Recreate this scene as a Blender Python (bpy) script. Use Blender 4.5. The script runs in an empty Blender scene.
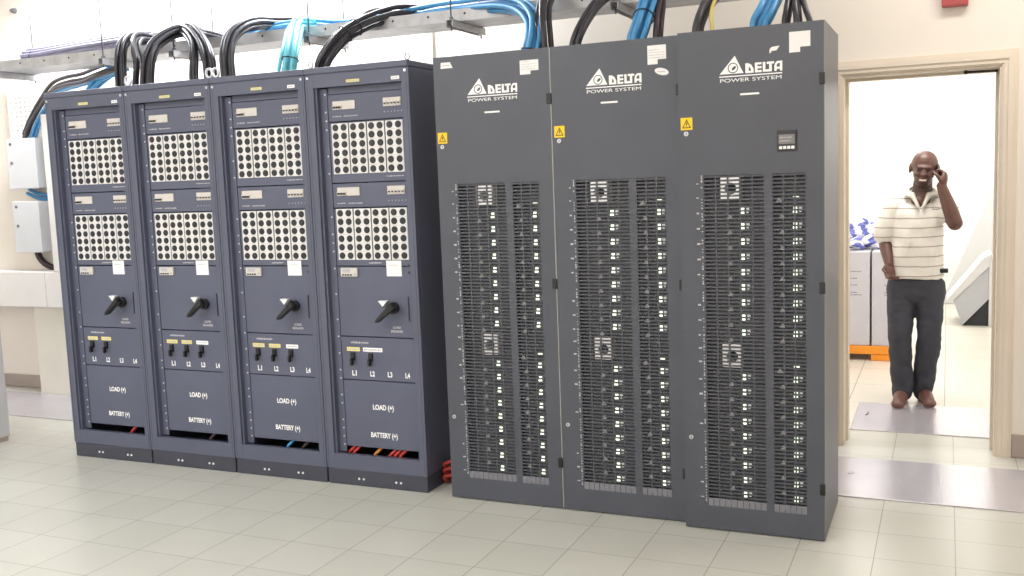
import bpy, bmesh, math, random
from mathutils import Vector, Matrix
random.seed(7)
SC = bpy.context.scene
COL = SC.collection
PI = math.pi

# ------------------------------------------------------------------ camera
F_PX, IMW, IMH = 987.955, 1024, 576
CAM = Vector((2.2563, -4.2569, 1.5827))
YAW, PITCH, ROLL = 0.4168, -0.1117, -0.0371
_f = Vector((-math.sin(YAW) * math.cos(PITCH), math.cos(YAW) * math.cos(PITCH), math.sin(PITCH)))
_r0 = Vector((math.cos(YAW), math.sin(YAW), 0))
_u0 = _r0.cross(_f)
_r = math.cos(ROLL) * _r0 + math.sin(ROLL) * _u0
_u = -math.sin(ROLL) * _r0 + math.cos(ROLL) * _u0
cd = bpy.data.cameras.new('camera')
cd.sensor_width = 36.0
cd.lens = F_PX * 36.0 / IMW
cd.clip_end = 60
cam = bpy.data.objects.new('camera', cd)
COL.objects.link(cam)
cam.matrix_world = Matrix(((_r.x, _u.x, -_f.x, CAM.x), (_r.y, _u.y, -_f.y, CAM.y), (_r.z, _u.z, -_f.z, CAM.z), (0, 0, 0, 1)))
SC.camera = cam


def at(u, v, Y):
    """the point at depth Y (world y) seen at that place of the photograph"""
    d = _f + _r * ((u - IMW / 2) / F_PX) - _u * ((v - IMH / 2) / F_PX)
    return CAM + d * ((Y - CAM.y) / d.y)


# --------------------------------------------------------------- materials
def lin(c):
    return tuple((x / 255 / 12.92) if x / 255 <= 0.04045 else ((x / 255 + 0.055) / 1.055) ** 2.4 for x in c)


def mat(name, rgb, rough=0.5, metal=0.0, var=0.04, scale=6.0, bump=0.0, bscale=200.0, emit=0.0, spec=0.5):
    m = bpy.data.materials.new(name)
    m.use_nodes = True
    nt = m.node_tree
    b = nt.nodes['Principled BSDF']
    c = lin(rgb)
    tc = nt.nodes.new('ShaderNodeTexCoord')
    if var:
        n = nt.nodes.new('ShaderNodeTexNoise')
        n.inputs['Scale'].default_value = scale
        n.inputs['Detail'].default_value = 4
        nt.links.new(tc.outputs['Object'], n.inputs['Vector'])
        r = nt.nodes.new('ShaderNodeValToRGB')
        r.color_ramp.elements[0].position = 0.3
        r.color_ramp.elements[1].position = 0.7
        r.color_ramp.elements[0].color = (*[x * (1 - var) for x in c], 1)
        r.color_ramp.elements[1].color = (*[min(1, x * (1 + var)) for x in c], 1)
        nt.links.new(n.outputs['Fac'], r.inputs['Fac'])
        nt.links.new(r.outputs['Color'], b.inputs['Base Color'])
    else:
        b.inputs['Base Color'].default_value = (*c, 1)
    b.inputs['Roughness'].default_value = rough
    b.inputs['Metallic'].default_value = metal
    b.inputs['Specular IOR Level'].default_value = spec
    if bump:
        n2 = nt.nodes.new('ShaderNodeTexNoise')
        n2.inputs['Scale'].default_value = bscale
        nt.links.new(tc.outputs['Object'], n2.inputs['Vector'])
        bp = nt.nodes.new('ShaderNodeBump')
        bp.inputs['Strength'].default_value = bump
        bp.inputs['Distance'].default_value = 0.002
        nt.links.new(n2.outputs['Fac'], bp.inputs['Height'])
        nt.links.new(bp.outputs['Normal'], b.inputs['Normal'])
    if emit:
        b.inputs['Emission Color'].default_value = (*c, 1)
        b.inputs['Emission Strength'].default_value = emit
    return m


def mth(nt, op, a, b=None):
    n = nt.nodes.new('ShaderNodeMath')
    n.operation = op
    for i, x in enumerate((a, b)):
        if x is None:
            continue
        if isinstance(x, (int, float)):
            n.inputs[i].default_value = x
        else:
            nt.links.new(x, n.inputs[i])
    return n.outputs[0]


def tile_mat(name, rgb, grout, px, py, ox, oy, w, rough=0.3, var=0.03):
    m = mat(name, rgb, rough, 0, 0.025, 3.0)
    nt = m.node_tree
    b = nt.nodes['Principled BSDF']
    base = b.inputs['Base Color'].links[0].from_socket
    tc = next(n for n in nt.nodes if n.type == 'TEX_COORD')
    s = nt.nodes.new('ShaderNodeSeparateXYZ')
    nt.links.new(tc.outputs['Object'], s.inputs[0])
    ds, fl = [], []
    for ax, p, o in ((0, px, ox), (1, py, oy)):
        t = mth(nt, 'DIVIDE', mth(nt, 'SUBTRACT', s.outputs[ax], o), p)
        fl.append(mth(nt, 'FLOOR', t))
        fr = mth(nt, 'FRACT', t)
        ds.append(mth(nt, 'MULTIPLY', mth(nt, 'MINIMUM', fr, mth(nt, 'SUBTRACT', 1.0, fr)), p))
    line = mth(nt, 'LESS_THAN', mth(nt, 'MINIMUM', ds[0], mth(nt, 'MULTIPLY', ds[1], 1.25)), w)
    cx = nt.nodes.new('ShaderNodeCombineXYZ')
    nt.links.new(fl[0], cx.inputs[0])
    nt.links.new(fl[1], cx.inputs[1])
    wn = nt.nodes.new('ShaderNodeTexWhiteNoise')
    wn.noise_dimensions = '3D'
    nt.links.new(cx.outputs[0], wn.inputs['Vector'])
    k = mth(nt, 'ADD', mth(nt, 'MULTIPLY', wn.outputs['Value'], 2 * var), 1 - var)
    # speckle of the stoneware
    n3 = nt.nodes.new('ShaderNodeTexNoise')
    n3.inputs['Scale'].default_value = 140
    nt.links.new(tc.outputs['Object'], n3.inputs['Vector'])
    k = mth(nt, 'MULTIPLY', k, mth(nt, 'ADD', mth(nt, 'MULTIPLY', n3.outputs['Fac'], 0.12), 0.94))
    mx = nt.nodes.new('ShaderNodeVectorMath')
    mx.operation = 'SCALE'
    nt.links.new(base, mx.inputs[0])
    nt.links.new(k, mx.inputs['Scale'])
    mix = nt.nodes.new('ShaderNodeMix')
    mix.data_type = 'RGBA'
    nt.links.new(line, mix.inputs['Factor'])
    nt.links.new(mx.outputs[0], mix.inputs[6])
    mix.inputs[7].default_value = (*lin(grout), 1)
    nt.links.new(mix.outputs[2], b.inputs['Base Color'])
    return m


M = dict(
    wall=mat('wall_paint', (236, 228, 218), 0.75, 0, 0.02, 2.0, 0.15, 60),
    wall2=mat('back_room_paint', (250, 248, 245), 0.8, 0, 0.02, 2.0, 0.1, 60),
    ceil=mat('ceiling_paint', (240, 240, 236), 0.9, 0, 0.02),
    casing=mat('door_casing_paint', (226, 214, 197), 0.45, 0, 0.04, 3.0),
    skirt=mat('skirting_tile', (172, 158, 150), 0.45, 0, 0.06, 8.0),
    floor=tile_mat('floor_tile', (197, 196, 187), (148, 145, 136), 0.3015, 0.3, 2.302, -0.17, 0.0021),
    floor2=tile_mat('back_room_tile', (208, 203, 190), (140, 132, 118), 0.592, 0.592, 2.255, 2.6, 0.003),
    rack=mat('rack_paint', (85, 89, 107), 0.42, 0, 0.04, 4.0, 0.1, 400),
    rackp=mat('rack_panel_paint', (87, 91, 110), 0.5, 0, 0.05, 5.0, 0.1, 400),
    rackd=mat('rack_plinth_paint', (62, 64, 76), 0.5, 0, 0.08, 9.0),
    cab=mat('cabinet_paint', (74, 77, 87), 0.36, 0, 0.05, 4.0, 0.1, 500),
    cabin=mat('cabinet_inside', (40, 41, 44), 0.6, 0, 0.05),
    module=mat('module_face', (84, 85, 90), 0.5, 0, 0.1, 30),
    slat=mat('grille_slat', (71, 73, 81), 0.45, 0, 0.05, 20),
    slatlow=mat('grille_blank', (118, 118, 126), 0.4, 0, 0.05, 20),
    white=mat('white_print', (244, 244, 244), 0.5, 0, 0),
    plate=mat('fuse_plate', (222, 220, 220), 0.45, 0, 0.03, 20),
    cap=mat('fuse_cap', (36, 36, 42), 0.4, 0, 0.06, 30),
    cream=mat('breaker_plastic', (206, 200, 194), 0.4, 0, 0.04, 20),
    black=mat('black_plastic', (22, 22, 25), 0.4, 0, 0.1, 20),
    dark=mat('dark_plastic', (42, 42, 48), 0.45, 0, 0.1, 20),
    yellow=mat('yellow_label', (228, 216, 130), 0.5, 0, 0.05, 30),
    warn=mat('warning_yellow', (246, 204, 20), 0.45, 0, 0.04, 20),
    paper=mat('paper', (240, 238, 238), 0.7, 0, 0.02, 20),
    print_=mat('faint_print', (186, 184, 188), 0.7, 0, 0.1, 40),
    chrome=mat('bright_metal', (205, 205, 210), 0.3, 0.7, 0.04, 20),
    latchd=mat('dark_print', (104, 100, 112), 0.6, 0, 0.1, 40),
    rod=mat('threaded_rod', (104, 104, 110), 0.6, 0, 0.1, 40),
    duct3=mat('darker_cream_duct', (204, 198, 188), 0.5, 0, 0.03, 6),  # cream a little darker than the other ducts
    edge=mat('door_edge', (112, 110, 112), 0.4, 0.2, 0.04, 10.0),  # faint reflection on the cabinet door edge, put into the colour
    edge_bright=mat('pale_edge', (206, 200, 198), 0.4, 0.3, 0.04, 10),  # brighter copy, for the seam that catches more light
    galv=mat('galvanised_steel', (188, 188, 190), 0.45, 0.45, 0.14, 14.0, 0.2, 60),
    led=mat('led_light', (240, 255, 226), 0.4, 0, 0, emit=1.6),
    ledw=mat('led_window', (225, 228, 226), 0.4, 0, 0.05, 40, emit=0.35),
    latch=mat('latch_grey', (116, 116, 120), 0.4, 0, 0.08, 40),
    cblack=mat('black_cable', (58, 56, 63), 0.38, 0, 0.12, 30),
    cmar=mat('maroon_black_cable', (62, 46, 54), 0.4, 0, 0.12, 30),
    cgrey=mat('grey_cable', (126, 122, 140), 0.4, 0, 0.1, 30),
    cblue=mat('blue_cable', (80, 156, 210), 0.42, 0, 0.1, 20),
    ccyan=mat('pale_cyan_cable', (122, 212, 226), 0.42, 0, 0.08, 20),
    cyel=mat('yellow_cable', (222, 200, 110), 0.45, 0, 0.06, 20),
    cred=mat('red_cable', (186, 62, 58), 0.45, 0, 0.08, 20),
    corange=mat('orange_wire', (214, 140, 60), 0.45, 0, 0.08, 20),
    tie=mat('cable_tie', (30, 34, 40), 0.5, 0, 0.1, 20),
    box=mat('grey_white_box', (220, 222, 226), 0.4, 0, 0.02, 6),
    duct=mat('white_duct', (238, 236, 234), 0.45, 0, 0.02, 6),
    duct2=mat('cream_duct', (228, 224, 212), 0.5, 0, 0.03, 6),
    lcab=mat('pale_cabinet', (196, 196, 200), 0.4, 0, 0.02, 6),
    carton=mat('grey_battery_box', (196, 194, 202), 0.5, 0, 0.03, 6),
    orange=mat('orange_pallet_paint', (240, 150, 42), 0.5, 0, 0.06, 12),
    red=mat('red_alarm', (166, 70, 70), 0.4, 0, 0.05, 12),
    bagb=mat('blue_plastic', (98, 106, 180), 0.35, 0, 0.15, 18),
    bagw=mat('white_plastic', (226, 228, 238), 0.35, 0, 0.05, 18),
    board=mat('white_board', (206, 206, 206), 0.5, 0, 0.02, 4),
    boardg=mat('grey_side', (176, 178, 182), 0.5, 0, 0.03, 6),
    skin=mat('dark_skin', (92, 62, 54), 0.42, 0, 0.1, 30),
    beard=mat('stubble_skin', (70, 48, 44), 0.55, 0, 0.1, 60),
    teeth=mat('teeth', (232, 226, 220), 0.3, 0, 0),
    eye=mat('eye_dark', (34, 24, 24), 0.3, 0, 0),
    trouser=mat('charcoal_denim', (58, 60, 70), 0.8, 0, 0.1, 14, 0.2, 300),
    shoe=mat('brown_leather', (106, 72, 66), 0.45, 0, 0.12, 30),
    sole=mat('shoe_sole', (190, 180, 176), 0.6, 0, 0.05, 30),
    phone=mat('phone_black', (20, 20, 24), 0.25, 0, 0.05, 30),
)

# brushed lilac floor plates
def plate_mat(name, rgb):
    m = mat(name, rgb, 0.24, 0.5, 0.04, 3.0)
    nt = m.node_tree
    b = nt.nodes['Principled BSDF']
    tc = next(n for n in nt.nodes if n.type == 'TEX_COORD')
    w = nt.nodes.new('ShaderNodeTexNoise')
    w.inputs['Scale'].default_value = 1.0
    mp = nt.nodes.new('ShaderNodeMapping')
    mp.inputs['Scale'].default_value = (120, 6, 1)
    nt.links.new(tc.outputs['Object'], mp.inputs['Vector'])
    nt.links.new(mp.outputs['Vector'], w.inputs['Vector'])
    bp = nt.nodes.new('ShaderNodeBump')
    bp.inputs['Strength'].default_value = 0.35
    bp.inputs['Distance'].default_value = 0.002
    nt.links.new(w.outputs['Fac'], bp.inputs['Height'])
    nt.links.new(bp.outputs['Normal'], b.inputs['Normal'])
    return m


M['fplate'] = plate_mat('brushed_floor_plate', (202, 199, 206))

# striped shirt
def shirt_mat():
    m = mat('striped_shirt', (228, 226, 221), 0.85, 0, 0.03, 20)
    nt = m.node_tree
    b = nt.nodes['Principled BSDF']
    base = b.inputs['Base Color'].links[0].from_socket
    tc = next(n for n in nt.nodes if n.type == 'TEX_COORD')
    s = nt.nodes.new('ShaderNodeSeparateXYZ')
    nt.links.new(tc.outputs['Object'], s.inputs[0])
    n = nt.nodes.new('ShaderNodeTexNoise')
    n.inputs['Scale'].default_value = 4
    nt.links.new(tc.outputs['Object'], n.inputs['Vector'])
    z = mth(nt, 'ADD', s.outputs[2], mth(nt, 'MULTIPLY', n.outputs['Fac'], 0.03))
    fr = mth(nt, 'FRACT', mth(nt, 'DIVIDE', z, 0.062))
    line = mth(nt, 'LESS_THAN', fr, 0.115)
    mix = nt.nodes.new('ShaderNodeMix')
    mix.data_type = 'RGBA'
    nt.links.new(line, mix.inputs['Factor'])
    nt.links.new(base, mix.inputs[6])
    mix.inputs[7].default_value = (*lin((172, 160, 154)), 1)
    nt.links.new(mix.outputs[2], b.inputs['Base Color'])
    return m


M['shirt'] = shirt_mat()
M['collar'] = mat('shirt_collar', (220, 217, 208), 0.85, 0, 0.03, 20)


# ----------------------------------------------------------- mesh builder
class MB:
    def __init__(s):
        s.bm = bmesh.new()

    def _new(s, before, mi):
        for f in s.bm.faces:
            if f.index == -1 or f not in before:
                f.material_index = mi

    def box(s, x0, x1, y0, y1, z0, z1, mi=0, bev=0.0):
        vs = [s.bm.verts.new((x, y, z)) for x in (x0, x1) for y in (y0, y1) for z in (z0, z1)]
        q = ((0, 1, 3, 2), (4, 6, 7, 5), (0, 4, 5, 1), (2, 3, 7, 6), (0, 2, 6, 4), (1, 5, 7, 3))
        fs = []
        for a in q:
            f = s.bm.faces.new([vs[i] for i in a])
            f.material_index = mi
            fs.append(f)
        if bev:
            es = list({e for f in fs for e in f.edges})
            r = bmesh.ops.bevel(s.bm, geom=es, offset=bev, segments=2, affect='EDGES', profile=0.6)
            for f in r['faces']:
                f.material_index = mi
        return s

    def prism(s, pts, y0, y1, mi=0):
        """outline of (x, z) points, counter-clockwise seen from the front, given depth from y0 (front) to y1"""
        a = [s.bm.verts.new((x, y0, z)) for x, z in pts]
        b = [s.bm.verts.new((x, y1, z)) for x, z in pts]
        n = len(pts)
        s.bm.faces.new(a).material_index = mi
        s.bm.faces.new(b[::-1]).material_index = mi
        for i in range(n):
            j = (i + 1) % n
            s.bm.faces.new((a[j], a[i], b[i], b[j])).material_index = mi
        return s

    def ring(s, outer, inner, y0, y1, mi=0):
        n = len(outer)
        o0 = [s.bm.verts.new((x, y0, z)) for x, z in outer]
        i0 = [s.bm.verts.new((x, y0, z)) for x, z in inner]
        o1 = [s.bm.verts.new((x, y1, z)) for x, z in outer]
        i1 = [s.bm.verts.new((x, y1, z)) for x, z in inner]
        for k in range(n):
            j = (k + 1) % n
            for f in ((o0[k], o0[j], i0[j], i0[k]), (o1[j], o1[k], i1[k], i1[j]), (o0[j], o0[k], o1[k], o1[j]), (i0[k], i0[j], i1[j], i1[k])):
                s.bm.faces.new(f).material_index = mi
        return s

    def disc(s, x, z, r, y0, y1, n=16, mi=0):
        return s.prism([(x + r * math.cos(2 * PI * k / n), z + r * math.sin(2 * PI * k / n)) for k in range(n)], y0, y1, mi)

    def tube(s, pts, r, n=8, mi=0, closed=False):
        pts = [Vector(p) for p in pts]
        m = len(pts)
        rs = r if isinstance(r, (list, tuple)) else [r] * m
        rings = []
        up = None
        for i, p in enumerate(pts):
            if closed:
                t = pts[(i + 1) % m] - pts[i - 1]
            else:
                t = pts[min(i + 1, m - 1)] - pts[max(i - 1, 0)]
            if t.length < 1e-9:
                t = Vector((0, 0, 1))
            t.normalize()
            if up is None:
                up = t.orthogonal().normalized()
            else:
                up = up - t * up.dot(t)
                up = up.normalized() if up.length > 1e-6 else t.orthogonal().normalized()
            w = t.cross(up)
            rings.append([s.bm.verts.new(p + (up * math.cos(2 * PI * k / n) + w * math.sin(2 * PI * k / n)) * rs[i]) for k in range(n)])
        for i in range(m if closed else m - 1):
            a, b = rings[i], rings[(i + 1) % m]
            for k in range(n):
                j = (k + 1) % n
                f = s.bm.faces.new((a[k], a[j], b[j], b[k]))
                f.material_index = mi
                f.smooth = True
        if not closed:
            s.bm.faces.new(rings[0][::-1]).material_index = mi
            s.bm.faces.new(rings[-1]).material_index = mi
        return s

    def ball(s, c, r, mi=0, rot=None, seg=16):
        r = r if isinstance(r, (list, tuple)) else (r, r, r)
        mt = Matrix.Translation(Vector(c)) @ (rot.to_4x4() if rot else Matrix()) @ Matrix.Diagonal((*r, 1))
        res = bmesh.ops.create_uvsphere(s.bm, u_segments=seg, v_segments=max(8, seg * 2 // 3), radius=1, matrix=mt)
        for f in {f for v in res['verts'] for f in v.link_faces}:
            f.smooth = True
            f.material_index = mi
        return s

    def limb(s, pts, rs, mi=0):
        for p, r in zip(pts, rs):
            s.ball(p, r, mi)
        for i in range(len(pts) - 1):
            a, b = Vector(pts[i]), Vector(pts[i + 1])
            s.tube([a, b], [rs[i], rs[i + 1]], 16, mi)
        return s

    def mesh(s, name, mats, recalc=True):
        if recalc:
            bmesh.ops.recalc_face_normals(s.bm, faces=s.bm.faces[:])
        me = bpy.data.meshes.new(name)
        s.bm.to_mesh(me)
        s.bm.free()
        for m in (mats if isinstance(mats, (list, tuple)) else [mats]):
            me.materials.append(m)
        return me

    def build(s, name, mats, parent=None, loc=None, recalc=True):
        o = bpy.data.objects.new(name, s.mesh(name, mats, recalc))
        COL.objects.link(o)
        if parent:
            o.parent = parent
        if loc:
            o.location = loc
        return o


def tag(o, label, cat, group=None, kind=None):
    o['label'] = label
    o['category'] = cat
    if group:
        o['group'] = group
    if kind:
        o['kind'] = kind
    return o


def empty(name, loc, label=None, cat=None, group=None):
    o = bpy.data.objects.new(name, None)
    COL.objects.link(o)
    o.location = loc
    o.empty_display_size = 0.1
    if label:
        tag(o, label, cat, group)
    return o


def struct(o):
    o['kind'] = 'structure'
    return o


def inst(src, parent, loc=None):
    c = src.copy()
    COL.objects.link(c)
    c.parent = parent
    if loc is not None:
        c.location = loc
    return c


def copy_tree(root, loc, label, group):
    r = root.copy()
    COL.objects.link(r)
    r.location = loc
    r['label'] = label
    r['group'] = group
    for ch in list(root.children):
        c = ch.copy()
        COL.objects.link(c)
        c.parent = r
        for g in list(ch.children):
            d = g.copy()
            COL.objects.link(d)
            d.parent = c
    return r


def text_mesh(s, size, font_scale_x=1.0, bold=0.0, depth=0.0005, align='LEFT'):
    cu = bpy.data.curves.new('text', 'FONT')
    cu.body = s
    cu.size = size
    cu.extrude = depth
    cu.offset = bold
    cu.align_x = align
    o = bpy.data.objects.new('text', cu)
    COL.objects.link(o)
    dg = bpy.context.evaluated_depsgraph_get()
    me = bpy.data.meshes.new_from_object(o.evaluated_get(dg))
    bpy.data.objects.remove(o)
    me.transform(Matrix.Diagonal((font_scale_x, 1, 1, 1)))
    me.transform(Matrix.Rotation(PI / 2, 4, 'X'))
    return me


def text(name, s, x0, z0, w, h, y, parent, m, bold=0.002):
    """lettering that fills the box x0..x0+w, z0..z0+h on a front facing -y"""
    me = text_mesh(s, 0.1, 1, bold)
    xs = [v.co.x for v in me.vertices]
    zs = [v.co.z for v in me.vertices]
    sx, sz = w / (max(xs) - min(xs)), h / (max(zs) - min(zs))
    for v in me.vertices:
        v.co = ((v.co.x - min(xs)) * sx, v.co.y, (v.co.z - min(zs)) * sz)
    me.materials.append(m)
    me.name = name
    o = bpy.data.objects.new(name, me)
    COL.objects.link(o)
    o.parent = parent
    o.location = (x0, y, z0)
    return o


def scribble(mb, x0, z0, w, h, y, seed, mi=0):
    """print too small to read: a broken row of tiny strokes"""
    r = random.Random(seed)
    x = x0
    while x < x0 + w - 0.002:
        l = r.uniform(0.003, 0.008)
        mb.box(x, min(x + l, x0 + w), y - 0.0005, y, z0 + h * r.uniform(0, .25), z0 + h * r.uniform(.75, 1), mi)
        x += l + r.uniform(0.001, 0.003)
    return mb


# ------------------------------------------------------------- the setting
YW, YW2 = 1.5, 1.85          # wall with the doorway: front and rear face
DX0, DX1, DZ = 1.711, 2.520, 2.075
X0, X1, YF, ZC = -5.6, 3.6, -5.6, 3.25
RX0, RX1, RY, RZ = 0.4, 3.3, 8.0, 3.0

struct(MB().box(X0 - .1, X1 + .1, YF - .1, YW2, -.1, 0).build('floor', M['floor']))
struct(MB().box(RX0 - .1, RX1 + .1, YW2, RY + .1, -.1, 0).build('floor_back_room', M['floor2']))
w = MB()
w.box(X0, DX0, YW, YW2, 0, ZC)
w.box(DX1, X1, YW, YW2, 0, ZC)
w.box(DX0, DX1, YW, YW2, DZ, ZC)
struct(w.build('wall_back', M['wall']))
struct(MB().box(X0 - .12, X0, YF, YW2, 0, ZC).build('wall_left', M['wall']))
struct(MB().box(X1, X1 + .12, YF, YW2, 0, ZC).build('wall_right', M['wall']))
struct(MB().box(X0 - .12, X1 + .12, YF - .12, YF, 0, ZC).build('wall_front', M['wall']))
struct(MB().box(X0 - .12, X1 + .12, YF - .12, YW2, ZC, ZC + .1).build('ceiling', M['ceil']))
struct(MB().box(RX0 - .12, RX0, YW2, RY, 0, RZ).build('wall_back_room_left', M['wall2']))
struct(MB().box(RX1, RX1 + .12, YW2, RY, 0, RZ).build('wall_back_room_right', M['wall2']))
struct(MB().box(RX0 - .12, RX1 + .12, RY, RY + .12, 0, RZ).build('wall_back_room_far', M['wall2']))
struct(MB().box(RX0 - .12, RX1 + .12, YW2 + .002, RY + .12, RZ, RZ + .1).build('ceiling_back_room', M['ceil']))

# door casing: jamb lining plus stepped architrave on this side
c = MB()
T = .022
c.box(DX0, DX0 + T, YW - .004, YW2 + .004, 0, DZ)
c.box(DX1 - T, DX1, YW - .004, YW2 + .004, 0, DZ)
c.box(DX0 + T, DX1 - T, YW - .004, YW2 + .004, DZ - T, DZ)
c.box(DX0 + T, DX0 + T + .014, YW + .12, YW + .17, 0, DZ - T)      # door stops
c.box(DX1 - T - .014, DX1 - T, YW + .12, YW + .17, 0, DZ - T)
c.box(DX0 + T + .014, DX1 - T - .014, YW + .12, YW + .17, DZ - T - .014, DZ - T)
AW = .075
for a, b, d in ((0, AW, .014), (.008, AW - .012, .022), (.03, AW - .02, .03)):
    c.box(DX0 - b + T * .6, DX0 - a + T * .6, YW - d, YW - .0005, 0, DZ + b - .01)
    c.box(DX1 + a - T * .6, DX1 + b - T * .6, YW - d, YW - .0005, 0, DZ + b - .01)
    c.box(DX0 - a + T * .6, DX1 + a - T * .6, YW - d, YW - .0005, DZ + a - .012, DZ + b - .012)
dr = struct(c.build('door_1', M['casing']))
h = MB()
h.tube([at(966, 72.2, YW + .06), at(998, 70.6, YW + .06)], .006, 8)
h.ball(at(966, 72.4, YW + .06), .011)
h.build('closer_arm', M['black'], dr)

b = MB()
b.box(DX1 + AW - .012, X1 - .001, YW - .014, YW, 0.001, .125, bev=.004)
struct(b.build('baseboard_right', M['skirt']))
b = MB()
b.box(X0 + .001, DX0 - AW + .012, YW - .014, YW, 0.001, .105, bev=.004)
struct(b.build('baseboard_back', M['skirt']))

# metal cover plates over the cable trench and in the doorway
def floor_plate(x0, x1, y0, y1, label, slots):
    m = MB()
    m.box(x0, x1, y0, y1, .0005, .006, bev=.002)
    o = tag(m.build('floor_plate', M['fplate']), label, 'floor plate', 'brushed metal floor plates')
    if slots:
        s = MB()
        for sx, sy in slots:
            s.tube([(sx - .004, sy - .02, .0065), (sx + .004, sy + .02, .0065)], .003, 6)
            s.tube([(sx + .012, sy - .02, .0065), (sx + .02, sy + .02, .0065)], .003, 6)
        s.build('lifting_slot', M['galv'], o)


floor_plate(1.05, 3.55, .575, 1.245, 'lilac grey brushed metal floor plate in front of the doorway', [(1.81, .95)])
floor_plate(-2.6, 1.045, .575, 1.245, 'brushed metal floor plate hidden behind the dark racks', None)
floor_plate(-5.5, -2.605, .685, 1.325, 'pale metal floor plate left of the racks below the wall boxes', [(-3.42, .83)])
m = MB()
m.box(DX0 + T + .001, DX1 - T - .001, YW2 + .006, 2.585, .0005, .006, bev=.002)
o = tag(m.build('floor_plate', M['fplate']), 'bright metal floor plate at the walking man\'s feet beyond the doorway', 'floor plate', 'brushed metal floor plates')
s = MB()
p = at(866, 417, 2.3)
s.tube([(1.80, 2.22, .007), (1.81, 2.26, .007), (1.808, 2.30, .007)], .004, 6)
s.build('lifting_slot', M['dark'], o)

# ------------------------------------------------------- distribution racks
RW, RH, RD = .6046, 2.1676, .54
RY0 = .0157
PY = .042            # front of the recessed panels behind the frame face


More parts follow.
